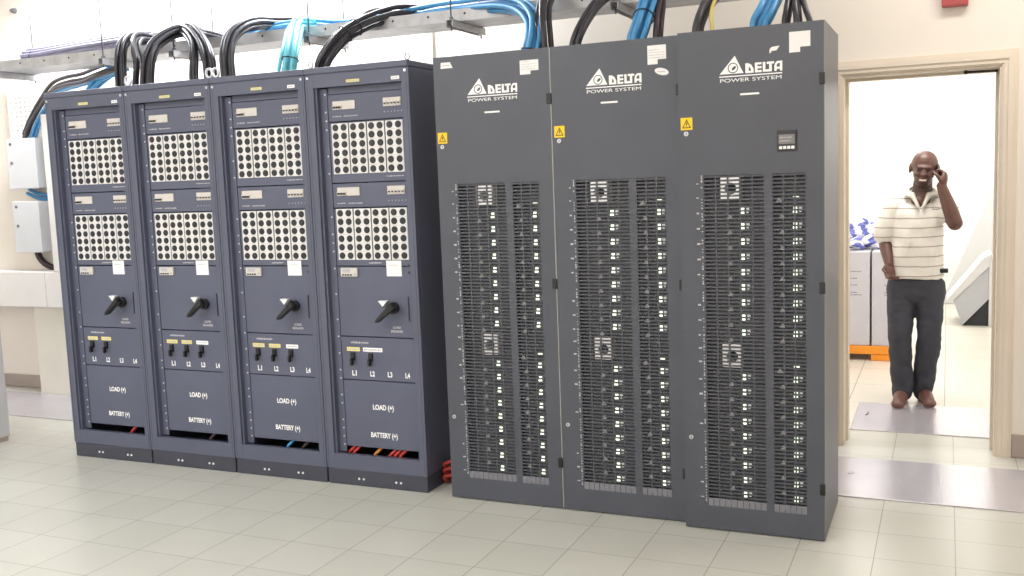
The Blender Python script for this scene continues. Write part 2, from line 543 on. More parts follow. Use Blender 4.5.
def make_rack():
    root = empty('distribution_rack', (0, 0, 0), 'x', 'equipment rack')
    p = MB()
    p.box(.003, RW - .003, .004, RD, 0, .085, bev=.004)
    pl = p.build('plinth', M['rackd'], root)
    s = MB()
    for x in (.194, .222, .418, .446):
        s.disc(x, .039, .006, .0005, .006, 10)
    s.build('plinth_bolt', M['white'], pl)
    # outer case with an open front
    a = MB()
    ox0, ox1, oz0, oz1 = .05, .566, .166, 2.068
    a.box(0, ox0, 0, .03, .086, 2.135, bev=.003)
    a.box(ox1, RW, 0, .03, .086, 2.135, bev=.003)
    a.box(ox0 - .003, ox1 + .003, 0.0008, .03, oz1, 2.135)
    a.box(ox0 - .003, ox1 + .003, 0.0008, .03, .086, oz0)
    a.box(0, .018, .03, RD, .086, 2.135)
    a.box(RW - .018, RW, .03, RD, .086, 2.135)
    a.box(.018, RW - .018, RD - .02, RD, .086, 2.135)
    a.box(.018, RW - .018, .03, RD - .02, .086, .1)
    # folded inner return of the frame
    a.box(ox0, ox0 + .012, .012, PY + .01, oz0, oz1)
    a.box(ox1 - .012, ox1, .012, PY + .01, oz0, oz1)
    case = a.build('case', M['rack'], root)
    g = MB()
    g.box(.012, .0145, -.0006, .003, .1, 2.12)
    g.box(RW - .0145, RW - .012, -.0006, .003, .1, 2.12)
    g.build('frame_groove', M['rackd'], case)
    t = MB()
    t.box(-.001, RW + .001, -.008, RD, 2.136, RH, bev=.006)
    top = t.build('top_cover', M['rack'], root)
    bl = MB()
    for x in (.018, RW - .018):
        bl.disc(x, 2.118, .007, -.005, .002, 10)
    bl.build('corner_bolt', M['chrome'], top)
    # mounting rail with its row of holes
    r = MB()
    r.box(.062, .104, PY - .004, PY + .004, oz0 + .005, oz1 - .005)
    rail = r.build('mounting_rail', M['rack'], root)
    d = None
    k = random.Random(3)
    z = .21
    while z < 2.05:
        if k.random() < .62:
            if d is None:
                d = MB().disc(0, 0, .0045, -.003, 0, 8).mesh('rail_screw', M['chrome'])
            o = bpy.data.objects.new('rail_screw', d)
            COL.objects.link(o)
            o.parent = rail
            o.location = (.093, PY - .003, z)
        z += .0445
    # faceplates, top to bottom
    def panel(name, z0, z1, y=PY):
        q = MB()
        q.box(.105, .554, y, y + .012, z0 + .0015, z1 - .0015, bev=.0015)
        return q.build(name, M['rackp'], root)
    head = MB()
    head.box(.105, .554, PY + .004, PY + .012, 2.035, oz1)
    head.build('head_panel', M['rackp'], root)
    for i, (zb, zt, b0, d0) in enumerate(((1.895, 2.033, 1.955, 1.918), (1.458, 1.583, 1.519, 1.477))):
        pn = panel('breaker_panel', zb, zt)
        bx = MB()
        bx.box(.135, .268, PY - .006, PY, b0, b0 + .043, 0, .002)
        bx.box(.135, .190, PY - .010, PY - .006, b0 + .004, b0 + .022, 0)
        for n in range(3):
            x = .140 + n * .017
            bx.box(x, x + .012, PY - .015, PY - .010, b0 + .006, b0 + .016, 1)
        bx.build('main_breaker', [M['cream'], M['black']], pn)
        bx = MB()
        bx.box(.432, .534, PY - .006, PY, b0, b0 + .043, 0, .002)
        for n in range(5):
            x = .437 + n * .0196
            bx.box(x, x + .0165, PY - .010, PY - .006, b0 + .004, b0 + .025, 0)
            bx.box(x + .003, x + .013, PY - .013, PY - .010, b0 + .011, b0 + .018, 1)
        bx.build('breaker_row', [M['cream'], M['black']], pn)
        tx = MB()
        scribble(tx, .13, d0, .052, .007, PY, 5 + i)
        scribble(tx, .196, d0, .085, .007, PY, 8 + i)
        tx.build('panel_print', M['print_'], pn)
        tx = MB()
        for n in range(6):
            tx.disc(.436 + n * .0195, d0 + .012, .003, PY - .001, PY + .001, 8)
        tx.build('indicator', M['print_'], pn)
    ms = None
    for (zb, zt, gz0, gz1) in ((1.585, 1.893, 1.630, 1.886), (1.158, 1.456, 1.190, 1.452)):
        fp = panel('fuse_panel', zb, zt)
        tx = MB()
        if zb > 1.4:
            scribble(tx, .43, gz0 - .022, .1, .006, PY, 21)
        else:
            scribble(tx, .30, gz0 - .02, .075, .008, PY, 22)
        tx.build('panel_print', M['print_'], fp)
        pitch = .4235 / 4
        rowp = (gz1 - gz0) / 6
        for cidx in range(4):
            x0 = .122 + cidx * pitch
            hb = MB()
            hb.box(0, pitch - .007, -.007, 0, 0, gz1 - gz0, bev=.002)
            hb.box(pitch - .0072, pitch - .0002, -.002, 0, 0, gz1 - gz0, 2)
            for rr in range(1, 6):
                hb.box(.002, pitch - .009, -.0074, -.006, rr * rowp - .0007, rr * rowp + .0007, 1)
            ho = hb.build('fuse_holder', [M['plate'], M['print_'], M['cap']], root, (x0, PY, gz0))
            for rr in range(6):
                for cc in range(2):
                    cx, cz = (pitch - .007) * (.25 + .50 * cc), rowp * (rr + .5)
                    if ms is None:
                        q = MB()
                        q.tube([(0, 0, 0), (0, -.0025, 0)], .0172, 18)
                        q.tube([(0, -.002, 0), (0, -.004, 0)], [.0150, .0135], 18)
                        q.box(-.009, .009, -.005, -.0035, -.0016, .0016)
                        ms = q.mesh('fuse_cap', M['cap'])
                    o = bpy.data.objects.new('fuse_cap', ms)
                    COL.objects.link(o)
                    o.parent = ho
                    o.location = (cx, -.0065, cz)
    # isolator section
    ip = panel('isolator_panel', .79, 1.156)
    q = MB()
    q.box(.133, .233, PY - .014, PY, 1.104, 1.149, 0, .003)
    q.box(.147, .192, PY - .0155, PY - .014, 1.125, 1.144, 1)
    q.box(.21, .224, PY - .0155, PY - .014, 1.11, 1.122, 1)
    for n in range(4):
        q.box(.143 + n * .016, .153 + n * .016, PY - .0165, PY - .014, 1.109, 1.117, 2)
    q.build('meter', [M['cream'], M['print_'], M['dark']], ip)
    q = MB()
    q.box(.403, .49, PY - .003, PY, 1.106, 1.186, 0)
    scribble(q, .415, 1.16, .05, .006, PY - .003, 31, 1)
    q.build('info_card', [M['paper'], M['print_']], ip)
    q = MB()
    for z in (1.125, 1.159):
        q.disc(.535, z, .007, PY - .004, PY, 10)
    q.build('panel_screw', M['black'], ip)
    q = MB()
    q.box(.518, .523, PY - .003, PY, .878, 1.003)
    q.build('slot', M['black'], ip)
    text('lettering', 'LOAD', .422, .837, .046, .012, PY - .0004, ip, M['print_'])
    text('lettering', 'BREAKER', .410, .817, .07, .012, PY - .0004, ip, M['print_'])
    # rotary switch: round boss, white pointer plate and the long angled handle
    rs = MB()
    rs.disc(.436, .944, .03, PY - .022, PY, 20)
    rs.disc(.436, .944, .021, PY - .05, PY - .02, 20)
    rso = rs.build('rotary_switch', M['dark'], root)
    q = MB()
    q.prism([(.358, .982), (.384, .952), (.410, .982)], PY - .03, PY - .001)
    q.build('pointer', M['white'], rso)
    q = MB()
    d = Vector((-.10, 0, -.085))
    n = Vector((-d.z, 0, d.x)).normalized()
    a0 = Vector((.470, 0, .968))
    pts = [a0 + n * .016, a0 - n * .016, a0 + d - n * .009, a0 + d * 1.08, a0 + d + n * .009]
    q.prism([(v.x, v.z) for v in pts], PY - .080, PY - .044)
    bmesh.ops.bevel(q.bm, geom=q.bm.edges[:], offset=.004, segments=2, affect='EDGES')
    q.build('handle', M['black'], rso)
    # battery breaker section
    bp_ = panel('battery_panel', .56, .788)
    q = MB()
    scribble(q, .165, .752, .105, .012, PY, 41)
    q.build('panel_print', M['print_'], bp_)
    for n, x in enumerate((.162, .272, .377, .481)):
        text('lettering', 'L%d' % (n + 1), x, .582, .027, .028, PY - .0004, bp_, M['white'], .003)
    tp = panel('terminal_panel', .2, .558)
    text('lettering', 'LOAD (+)', .277, .398, .125, .036, PY - .0004, tp, M['white'], .003)
    text('lettering', 'BATTERY (+)', .257, .25, .16, .036, PY - .0004, tp, M['white'], .003)
    return root


XR = -.1394
RL = [XR - .6082 * k for k in (4, 3, 2, 1)]
rack_labels = ['dark blue-grey distribution rack at the left end of the row beside the white wall boxes',
               'second dark blue-grey distribution rack from the left, under the tall double arch of black cables',
               'third dark blue-grey distribution rack from the left, pale cyan cables rising from its top',
               'dark blue-grey distribution rack beside the power cabinets, red wires at its foot']
proto = make_rack()
RACKS = []
for i in range(4):
    if i == 0:
        r = proto
        r.location = (RL[0], RY0, 0)
        tag(r, rack_labels[0], 'equipment rack', 'row of distribution racks')
    else:
        r = copy_tree(proto, (RL[i], RY0, 0), rack_labels[i], 'row of distribution racks')
    RACKS.append(r)


def lifting_eye(root, x, r_):
    q = MB()
    ring = [(x + r_ * .85 * math.cos(t * PI / 8), .03, RH + r_ + .004 + r_ * math.sin(t * PI / 8)) for t in range(16)]
    q.tube(ring, r_ * .3, 8, 0, True)
    q.tube([(x, .03, RH), (x, .03, RH + .008)], r_ * .5, 10)
    q.build('lifting_eye', M['chrome'], root)


lifting_eye(RACKS[1], .012, .025)
lifting_eye(RACKS[1], .585, .024)
lifting_eye(RACKS[2], .022, .024)
lifting_eye(RACKS[3], .02, .016)
lifting_eye(RACKS[3], .585, .016)


for i_, dx_ in ((0, -.020), (1, -.012)):
    for ch in RACKS[i_].children_recursive:
        if ch.name.startswith('info_card'):
            ch.location.x += dx_


def chip(name, x0, x1, z0, z1, y, mm, parent, seed=None, t=.0015):
    q = MB()
    q.box(x0, x1, y - t, y, z0, z1)
    mats = [mm]
    if seed:
        scribble(q, x0 + .006, z0 + (z1 - z0) * .25, (x1 - x0) - .012, (z1 - z0) * .5, y - t, seed, 1)
        mats.append(M['print_'])
    return q.build(name, mats, parent)


tops = [(.262, .335, .515, .556), (.255, .33, .50, .545), (.268, .338, .50, .545), (.248, .325, .507, .553)]
tabs = [(('y', .138, .216), ('y', .245, .32)), (('y', .138, .216), ('y', .246, .32), ('w', .353, .437)),
        (('y', .138, .216), ('y', .246, .322), ('w', .36, .437)), (('y', .138, .216), ('w', .236, .352))]
for i, r in enumerate(RACKS):
    a, b_, c_, d_ = tops[i]
    chip('name_label', a, b_, 2.083, 2.097, 0.0005, M['yellow'], r, 50 + i)
    chip('serial_label', c_, d_, 2.079, 2.095, 0.0005, M['white'], r, 60 + i)
    for j, (kk, a, b_) in enumerate(tabs[i]):
        chip('circuit_label', a, b_, .712, .733, PY, M['yellow'] if kk == 'y' else M['white'], r, 70 + i * 5 + j)
        x = .174 + j * .108
        q = MB()
        q.box(x - .012, x + .012, PY - .012, PY, .664, .706, 0, .002)
        q.box(x - .006, x + .006, PY - .03, PY - .01, .640, .676, 0, .002)
        q.build('battery_breaker', M['black'], r)

# wires in the open slot at the bottom of the racks
def path(pts, k=8):
    pts = [Vector(p) for p in pts]
    P = [pts[0] * 2 - pts[1]] + pts + [pts[-1] * 2 - pts[-2]]
    out = []
    for i in range(1, len(P) - 2):
        a, b, c, d = P[i - 1:i + 3]
        for j in range(k):
            t = j / k
            out.append(.5 * ((2 * b) + (c - a) * t + (2 * a - 5 * b + 4 * c - d) * t * t + (3 * b - a - 3 * c + d) * t ** 3))
    out.append(pts[-1])
    return out


slot_wires = {0: [('cred', .42)], 1: [('cmar', .4)], 2: [('cblue', .33), ('cmar', .43)],
              3: [('cred', .12), ('cred', .15), ('corange', .28), ('cred', .37), ('cred', .40), ('cred', .43)]}
for i, ws in slot_wires.items():
    for j, (k, x) in enumerate(ws):
        q = MB()
        q.tube(path([(x - .03, PY + .03, .14), (x - .01, PY + .016, .165), (x + .015, PY + .022, .19), (x + .035, PY + .05, .22)]), .0085, 8)
        q.build('cable_tail', M[k], RACKS[i])

# ----------------------------------------------------------- power cabinets
CW, CH, CD = .598, 2.1644, .56


def logo(parent):
    y0, y1 = -.0012, .0
    q = MB()
    q.prism([(.179, 1.975), (.278, 1.975), (.2425, 2.048)], y0, y1)
    def box(a, b, c_, d_): q.box(a, b, y0, y1, c_, d_)
    zb, H = 1.9735, .040
    # D
    x0, W_ = .2855, .0335
    out = [(0, 0), (1, 0), (1, .40), (.74, .82), (.36, 1), (0, 1)]
    inn = [(.42, .20), (.68, .20), (.68, .36), (.60, .52), (.50, .60), (.42, .62)]
    q.ring([(x0 + a * W_, zb + b_ * H) for a, b_ in out], [(x0 + a * W_, zb + b_ * H) for a, b_ in inn], y0, y1)
    # E
    x0 = .3245
    box(x0, x0 + .0105, zb, zb + H)
    for z in (0, .0158, .0316):
        box(x0 + .010, x0 + .027, zb + z, zb + z + .0084)
    # L
    x0 = .3565
    box(x0, x0 + .0105, zb, zb + H)
    box(x0 + .010, x0 + .025, zb, zb + .0095)
    # T
    x0 = .3725
    box(x0, x0 + .029, zb + H - .009, zb + H)
    box(x0 + .0095, x0 + .020, zb, zb + H - .0085)
    # A
    x0, W_ = .4025, .032
    q.prism([(x0 + a * W_, zb + b_ * H) for a, b_ in [(0, 0), (.3, 0), (.3, .62), (.46, .78), (.34, .98), (.12, .8), (0, .5)]], y0, y1)
    q.prism([(x0 + a * W_, zb + b_ * H) for a, b_ in [(.70, 0), (1, 0), (1, 1), (.34, 1), (.34, .78), (.70, .78)]], y0, y1)
    box(x0 + .28 * W_, x0 + .72 * W_, zb + .2 * H, zb + .42 * H)
    q.box(.177, .434, y0, y1, 1.9625, 1.9672)
    # ring and leaf inside the triangle
    n = 24
    cx, cz = .2345, 1.9985
    q.ring([(cx + .0215 * math.cos(2 * PI * k / n), cz + .0215 * math.sin(2 * PI * k / n)) for k in range(n)],
           [(cx + .0178 * math.cos(2 * PI * k / n), cz + .0178 * math.sin(2 * PI * k / n)) for k in range(n)], y0 - .0004, y0 + .0004, 1)
    q.prism([(cx + .004 + .011 * math.cos(2 * PI * k / n) * .75 + .0055 * math.sin(2 * PI * k / n) * .65, cz - .001 + .011 * math.cos(2 * PI * k / n) * .66 - .0055 * math.sin(2 * PI * k / n) * .75) for k in range(n)], y0 - .0004, y0 + .0004, 1)
    lg = q.build('emblem', [M['white'], M['cab']], parent)
    text('lettering', 'POWER SYSTEM', .181, 1.9415, .25, .0145, -.0006, parent, M['white'], .0)
    q = MB()
    q.box(.263, .341, -.0012, 0, 1.885, 1.893)
    q.build('model_strip', M['white'], parent)


VL, VR, VZ0, VZ1 = (.104, .359), (.389, .527), .112, 1.558
TOPZ = [1.403 - .06576 * i for i in range(9)]
LOWZ = [.6825 - .0659 * i for i in range(9)]
MY = .068            # depth of the module fronts behind the grille
SP = .0162


def make_cabinet():
    root = empty('power_cabinet', (0, 0, 0), 'x', 'power cabinet')
    a = MB()
    a.box(0, .012, .03, CD, 0, CH)
    a.box(CW - .012, CW, .03, CD, 0, CH, bev=.003)
    a.box(.012, CW - .012, .03, CD, CH - .012, CH)
    a.box(.012, CW - .012, .03, CD, 0, .06)
    a.box(.012, CW - .012, CD - .012, CD, .06, CH - .012)
    body = a.build('body', M['cab'], root)
    a = MB()
    a.box(.013, CW - .013, .222, .23, .061, CH - .013)
    a.build('inner_plate', M['cabin'], body)
    d = MB()
    d.box(.002, VL[0], 0, .029, .006, CH - .004)
    d.box(VL[1], VR[0], 0, .029, VZ0 - .001, VZ1 + .001)
    d.box(VR[1], CW - .002, 0, .029, .006, CH - .004)
    d.box(VL[0], VR[1], 0, .029, .006, VZ0)
    d.box(VL[0], VR[1], 0, .029, VZ1, CH - .004)
    # printed strip of tiny marks left of the grille
    rr = random.Random(11)
    z = .13
    while z < 1.56:
        if rr.random() < .72:
            d.box(.0935 + rr.uniform(-.001, .001), .099, -.0006, 0, z, z + rr.choice((.003, .004, .006, .009)), 1)
        z += .0125
    for z in TOPZ + LOWZ + [1.47, 1.53, .76, .82]:
        if rr.random() < .85:
            d.box(.073, .073 + rr.uniform(.008, .015), -.0006, 0, z - .008, z - .008 + rr.uniform(.004, .008), 1)
    door = d.build('door', [M['cab'], M['print_']], root)
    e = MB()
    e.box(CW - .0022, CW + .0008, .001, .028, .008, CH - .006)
    e.build('edge_reflection', M['edge'], door)  # pale strip stands in for light reflecting off the door edge
    logo(door)
    s = MB()
    s.box(.011, .061, -.0015, 0, 1.754, 1.806, 0)
    s.ring([(.017, 1.762), (.055, 1.762), (.036, 1.800)], [(.0225, 1.7655), (.0495, 1.7655), (.036, 1.7925)], -.0025, -.001, 1)
    s.prism([(.0345, 1.769), (.0385, 1.769), (.0365, 1.776), (.040, 1.778), (.037, 1.788), (.033, 1.777), (.0362, 1.776)][:7], -.0025, -.001, 1)
    s.build('warning_sign', [M['warn'], M['black']], door)
    for z in (1.738, .4165):
        k = MB()
        k.disc(.034, z, .0095, -.005, 0, 16, 0)
        k.box(.032, .036, -.0058, -.004, z - .005, z + .005, 1)
        k.build('key_lock', [M['chrome'], M['dark']], door)
    for z in (1.932, 1.083, .228):
        k = MB()
        k.box(.578, .601, -.006, .012, z - .024, z + .024, bev=.003)
        k.build('hinge', M['black'], door)
    # slotted grilles: horizontal slats and thin uprights, open between
    for (x0, x1), nsub in ((VL, 5), (VR, 3)):
        g = MB()
        zz = 1.406 + SP / 2
        z0 = zz
        while z0 - SP > VZ0 + .046:
            z0 -= SP
        z = z0
        while z - SP / 2 + .0041 < VZ1:
            g.box(x0, x1, .0015, .004, z - SP / 2 - .0037, z - SP / 2 + .0037)
            z += SP
        for j in range(nsub + 1):
            x = x0 + (x1 - x0) * j / nsub
            g.box(max(x0, x - .0035), min(x1, x + .0035), .0010, .0052, VZ0 + .034, VZ1)
        g.build('slotted_grille', M['slat'], door)
        g = MB()
        n_ = nsub * 2
        for j in range(n_):
            g.box(x0 + (x1 - x0) * j / n_ + .001, x0 + (x1 - x0) * (j + 1) / n_ - .001, .0004, .006, VZ0, VZ0 + .034)
        g.build('blanking_plate', M['slatlow'], door)
    # modules behind the grilles
    def module(x0, x1, z, h, name='rectifier_module'):
        q = MB()
        q.box(x0 + .003, x1 - .003, MY, .22, z - h / 2 + .001, z + h / 2 - .001, bev=.002)
        return q.mesh(name, M['module'])
    meshes = {}
    for col, (x0, x1, lx, rx, hx) in enumerate(((.035, .372, .256, .278, .211), (.375, .555, .475, .496, .427))):
        mm = module(x0, x1, 0, .064)
        q = MB()     # a small upper lamp and the wider bright one below it
        q.box(lx - .008, lx + .006, MY - .004, MY + .002, .003, .015)
        q.box(lx - .010, lx + .006, MY - .006, MY + .002, -.015, .000)
        lm = q.mesh('lamp', M['led'])
        q = MB()
        q.box(rx - .007, rx + .006, MY - .004, MY + .002, .003, .015)
        q.box(rx - .006, rx + .003, MY - .004, MY + .002, -.009, -.001)
        wm = q.mesh('status_window', M['ledw'])
        q = MB()
        q.prism([(hx - .011, -.030), (hx + .012, -.030), (hx + .011, -.022), (hx + .006, -.013), (hx - .002, -.014), (hx - .004, -.022)], .0006, MY + .002)
        am = q.mesh('latch', M['latch'])
        fan = module(x0, x1, 0, .125, 'fan_module')
        for blk in (TOPZ, LOWZ):
            zf = blk[0] + .0965
            o = bpy.data.objects.new('fan_module' if col == 0 else 'control_module', fan)
            COL.objects.link(o)
            o.parent = root
            o.location = (0, 0, zf)
            if col == 0:
                fx, n = .216, 24
                q = MB()
                sq = []
                for k in range(n):
                    t = 2 * PI * k / n
                    s_ = 1 / max(abs(math.cos(t)), abs(math.sin(t)))
                    sq.append((fx + .041 * s_ * math.cos(t), .005 + .05 * s_ * math.sin(t)))
                q.ring(sq, [(fx + .025 * math.cos(2 * PI * k / n), .001 + .025 * math.sin(2 * PI * k / n)) for k in range(n)], .0062, MY + .002)
                gg = q.build('fan_guard', M['white' if blk is TOPZ else 'plate'], o)
                q = MB()
                q.box(.30, .312, MY - .004, MY + .002, -.054, -.044)
                q.box(.317, .325, MY - .004, MY + .002, -.054, -.044)
                q.build('status_window', M['latch'], o)
            else:
                q = MB()
                q.box(.466, .488, MY - .005, MY + .002, -.050, -.040)
                q.build('lamp', M['led'], o)
                q = MB()
                q.prism([(.403, -.060), (.430, -.060), (.428, -.052), (.422, -.042), (.412, -.043), (.409, -.052)], .0006, MY + .002)
                q.build('latch', M['latch'], o)
            for z in blk:
                o = bpy.data.objects.new('rectifier_module', mm)
                COL.objects.link(o)
                o.parent = root
                o.location = (0, 0, z)
                for nm, me in (('lamp', lm), ('status_window', wm), ('latch', am)):
                    ch = bpy.data.objects.new(nm, me)
                    COL.objects.link(ch)
                    ch.parent = o
    return root


cab_labels = ['leftmost charcoal power cabinet, its door carrying a small white tag at the top left corner',
              'middle charcoal power cabinet, its door carrying an oval white sticker at the top right',
              'rightmost charcoal power cabinet beside the doorway with a small display on its door']
cp = make_cabinet()
CABS = []
for i, (x, y) in enumerate(((.001, 0), (.601, 0), (1.201, -.055))):
    if i == 0:
        r = cp
        r.location = (x, y, 0)
        tag(r, cab_labels[0], 'power cabinet', 'row of charcoal power cabinets')
    else:
        r = copy_tree(cp, (x, y, 0), cab_labels[i], 'row of charcoal power cabinets')
    CABS.append(r)


def repaint(o, m):
    for sl in o.material_slots:
        sl.link = 'OBJECT'
        sl.material = m


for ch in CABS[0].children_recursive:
    if ch.name.startswith('edge_reflection'):
        repaint(ch, M['edge_bright'])  # brighter painted reflection along this seam
    elif ch.name.startswith('status_window'):
        repaint(ch, M['latch'])
    elif ch.name.startswith('fan_guard'):
        ch.location.x += .024
for ch in CABS[1].children_recursive:
    if ch.name.startswith(('emblem', 'lettering', 'model_strip')):
        ch.location.x -= .026 if ch.name.startswith('model_strip') else .008
    if ch.name.startswith('model_strip'):
        ch.location.z += .008


def sticker(parent, x0, x1, z0, z1, tab, seed):
    q = MB()
    zt = z0 + (z1 - z0) * .25
    q.prism([(x0, z0), (x0 + tab, z0), (x0 + tab, zt), (x1, zt), (x1, z1), (x0, z1)], -.001, 0, 0)
    if seed:
        for k in range(4):
            scribble(q, x0 + .006, zt + .006 + k * .011, (x1 - x0) * (.55 if k == 3 else .85), .0035, -.001, seed + k, 1)
    q.build('sticker', [M['paper'], M['print_']], parent)


dk = [next(c_ for c_ in cc.children if c_.name.startswith('door')) for cc in CABS]
sticker(CABS[0], .451, .543, 2.048, 2.112, .052, 80)
sticker(CABS[1], .455, .538, 2.046, 2.127, .045, 90)
sticker(CABS[2], .462, .545, 2.042, 2.124, .043, None)
q = MB()
q.prism([(.042, 2.106), (.106, 2.106), (.092, 2.134), (.044, 2.134)], -.001, 0, 0)
scribble(q, .048, 2.116, .04, .006, -.001, 97, 1)
q.build('name_tag', [M['paper'], M['print_']], CABS[0])
q = MB()
pts = [(.517 + .031 * math.cos(k * PI / 12), 2.013 + .0155 * math.sin(k * PI / 12) - .006 * math.cos(k * PI / 12)) for k in range(24)]
q.prism(pts, -.001, 0, 0)
scribble(q, .50, 2.010, .034, .005, -.001, 98, 1)
q.build('oval_sticker', [M['paper'], M['print_']], CABS[1])
q = MB()
q.prism([(.383, 2.047), (.389, 2.047), (.392, 2.055), (.412, 2.056), (.424, 2.074), (.392, 2.071), (.384, 2.062)], -.001, 0, 0)
q.build('name_tag', [M['paper']], CABS[2])
q = MB()
q.box(.412, .490, -.008, 0, 1.648, 1.732, 0, .002)
pn = q.build('display_panel', M['dark'], CABS[2])
q = MB()
q.box(.419, .483, -.0095, -.0075, 1.677, 1.715, 0)
scribble(q, .425, 1.700, .048, .006, -.0095, 101, 1)
scribble(q, .425, 1.686, .040, .006, -.0095, 102, 1)
q.build('screen', [mat('grey_screen', (124, 122, 124), .3, 0, .03), M['print_']], pn)
for k in range(4):
    q = MB()
    q.box(.421 + k * .0162, .4335 + k * .0162, -.012, -.0075, 1.656, 1.668, bev=.001)
    q.build('button', M['white'], pn)

# --------------------------------------------------------- cable tray above
TZ, TY0, TY1 = 2.42, .58, .86
tray = empty('cable_tray', (-4.4, .72, TZ), 'long galvanised steel cable tray hung on rods above the racks', 'cable tray')
TX0, TX1 = -4.4, 1.62
Lx = TX1 - TX0
q = MB()
for y, sgn in ((TY0 - .72, 1), (TY1 - .72, -1)):
    q.box(0, Lx, y - .0015, y + .0015, 0, .062)
    q.box(0, Lx, min(y, y + sgn * .018), max(y, y + sgn * .018), .059, .062)
q.build('side_rail', M['galv'], tray)
q = MB()
q.box(0, Lx, TY0 - .72, TY1 - .72, -.002, .001)
q.build('tray_bottom', M['galv'], tray)
q = MB()
x = .12
while x < Lx:
    q.tube([(x, TY0 - .7225, .036), (x, TY0 - .7195, .036)], .007, 8)
    x += .22
q.build('rail_bolt', M['dark'], tray)
for x in (-3.62, -2.6, -2.03, -1.05, -.15, .755, 1.56):
    b = MB()
    b.box(x - .02, x + .02, .49 - .72, .90 - .72, -.006, -.002)
    b.box(x - .02, x - .016, .49 - .72, .90 - .72, -.042, -.004)
    b.box(x + .016, x + .02, .49 - .72, .90 - .72, -.042, -.004)
    for v in b.bm.verts:
        v.co.x += 4.4
    br = b.build('bracket', M['galv'], tray)
    for y in (.515, .88):
        rd = MB()
        rd.tube([(x + 4.4, y - .72, -.06), (x + 4.4, y - .72, ZC - TZ - .001)], .0042, 8)
        rd.tube([(x + 4.4, y - .72, -.03), (x + 4.4, y - .72, -.012)], .012, 6)
        rd.tube([(x + 4.4, y - .72, .001), (x + 4.4, y - .72, .012)], .012, 6)
        rd.build('hanger_rod', M['rod'], tray)

# ------------------------------------------------------------------- cables
def pack(n, r):
    """centres of n cables packed in a bundle"""
    out = []
    for k in range(n):
        if n == 1:
            out.append((0, 0))
        elif n <= 3:
            t = k * 2 * PI / n + .5
            out.append((1.25 * r * math.cos(t), 1.25 * r * math.sin(t)))
        else:
            if k == 0:
                out.append((0, 0))
            elif k <= 6:
                t = (k - 1) * 2 * PI / min(6, n - 1)
                out.append((2.3 * r * math.cos(t), 2.3 * r * math.sin(t)))
            else:
                t = (k - 7) * 2 * PI / max(1, n - 7) + .3
                out.append((4.1 * r * math.cos(t), 4.1 * r * math.sin(t)))
    return out


def bundle(name, m, label, group, pts, n, r=.012, spread=1.0, wob=.006, ties=(), flat=1.0, seed=1, foot=True):
    """pts: (u, v, Y) waypoints, or ready points; the first one stands on a cabinet top"""
    P = [Vector(p[0]) if len(p) == 1 else at(*p) for p in pts]
    if foot:
        P = [Vector((P[0].x, P[0].y, foot + .001))] + P[(1 if P[0].z < foot + .02 else 0):]
    ctr = path(P, 7)
    rb = (3.2 * r if n > 3 else 2.3 * r) * max(flat, .7) + .004
    if not name.startswith('drop'):
        for c_ in ctr:          # lie on the tray, not through it
            if TY0 - .03 < c_.y < TY1 + .02 and TZ - .04 < c_.z < TZ + rb:
                c_.z = TZ + rb
    rnd = random.Random(seed)
    N = len(ctr)
    offs = pack(n, r)
    frames = []
    up = None
    for i in range(N):
        t = (ctr[min(i + 1, N - 1)] - ctr[max(i - 1, 0)]).normalized()
        up = t.orthogonal().normalized() if up is None else (up - t * up.dot(t)).normalized()
        frames.append((up.copy(), t.cross(up)))
    for k, (a, b) in enumerate(offs):
        ph = [rnd.uniform(0, 6.28) for _ in range(4)]
        amp = rnd.uniform(.4, 1.0) * wob * .35
        L = []
        for i, c_ in enumerate(ctr):
            s_ = i / max(1, N - 1)
            e = (1 if not foot else min(1, i / 5))
            da = amp * math.sin(3.1 * s_ * 2 + ph[0]) * e
            db = amp * math.sin(2.3 * s_ * 2 + ph[1]) * e
            v = c_ + frames[i][0] * ((a * spread) + da) + frames[i][1] * ((b * spread * flat) + db)
            if foot and i == 0:
                v.z = foot + .001
            elif foot:
                v.z = max(v.z, foot + .0015)
            L.append(v)
        tag(MB().tube(L, r, 8).build('cable', m), label, 'cable', group)
    for ti_, tpos in enumerate(ties):
        i = int(tpos * (N - 1))
        rr = r * (3.3 if n > 3 else 2.5) * spread
        u_, w_ = frames[i]
        ringp = [ctr[i] + u_ * rr * math.cos(t * PI / 8) + w_ * rr * flat * math.sin(t * PI / 8) for t in range(16)]
        tag(MB().tube(ringp, .0035, 6, 0, True).build('cable_tie', M['tie']), ('dark tie round the ' if ti_ == 0 else 'second tie, nearer the tray, round the ') + group, 'cable tie')


RT, CT = RH, CH
K = M['cblack']
bundle('a', M['cgrey'], 'grey cable in the cut bundle lying on the left end of the tray', 'grey cables on the left of the tray',
       [(24, 57, .72), (42, 55, .72), (75, 49, .72), (105, 44, .72), (130, 40, .70), (150, 40, .72)], 9, .013, 1.0, .008, (.12,), .75, 2, foot=0)
bundle('b', K, 'black cable dropping into the right end of the leftmost rack', 'black cables over the leftmost rack',
       [(121, 84, .30), (120, 62, .30), (122, 46, .36), (131, 37, .50), (148, 41, .66), (170, 42, .72)], 6, .0115, .95, .008, (), 1, 3, foot=RT)
bundle('b', K, 'black cable at the left edge of the second rack', 'black cables curling down at the second rack edge',
       [(137, 83, .30), (138, 62, .30), (135, 45, .38), (140, 38, .50), (155, 40, .64), (176, 40, .72)], 4, .0115, 1, .006, (), 1, 4, foot=RT)
bundle('b', K, 'black cable in the big arch over the second rack', 'black cables arching over the second rack',
       [(147, 81, .30), (148, 62, .30), (153, 47, .35), (163, 38, .42), (176, 32, .50), (189, 31, .58), (203, 36, .68), (222, 41, .73)], 6, .0125, 1, .008, (), 1, 5, foot=RT)
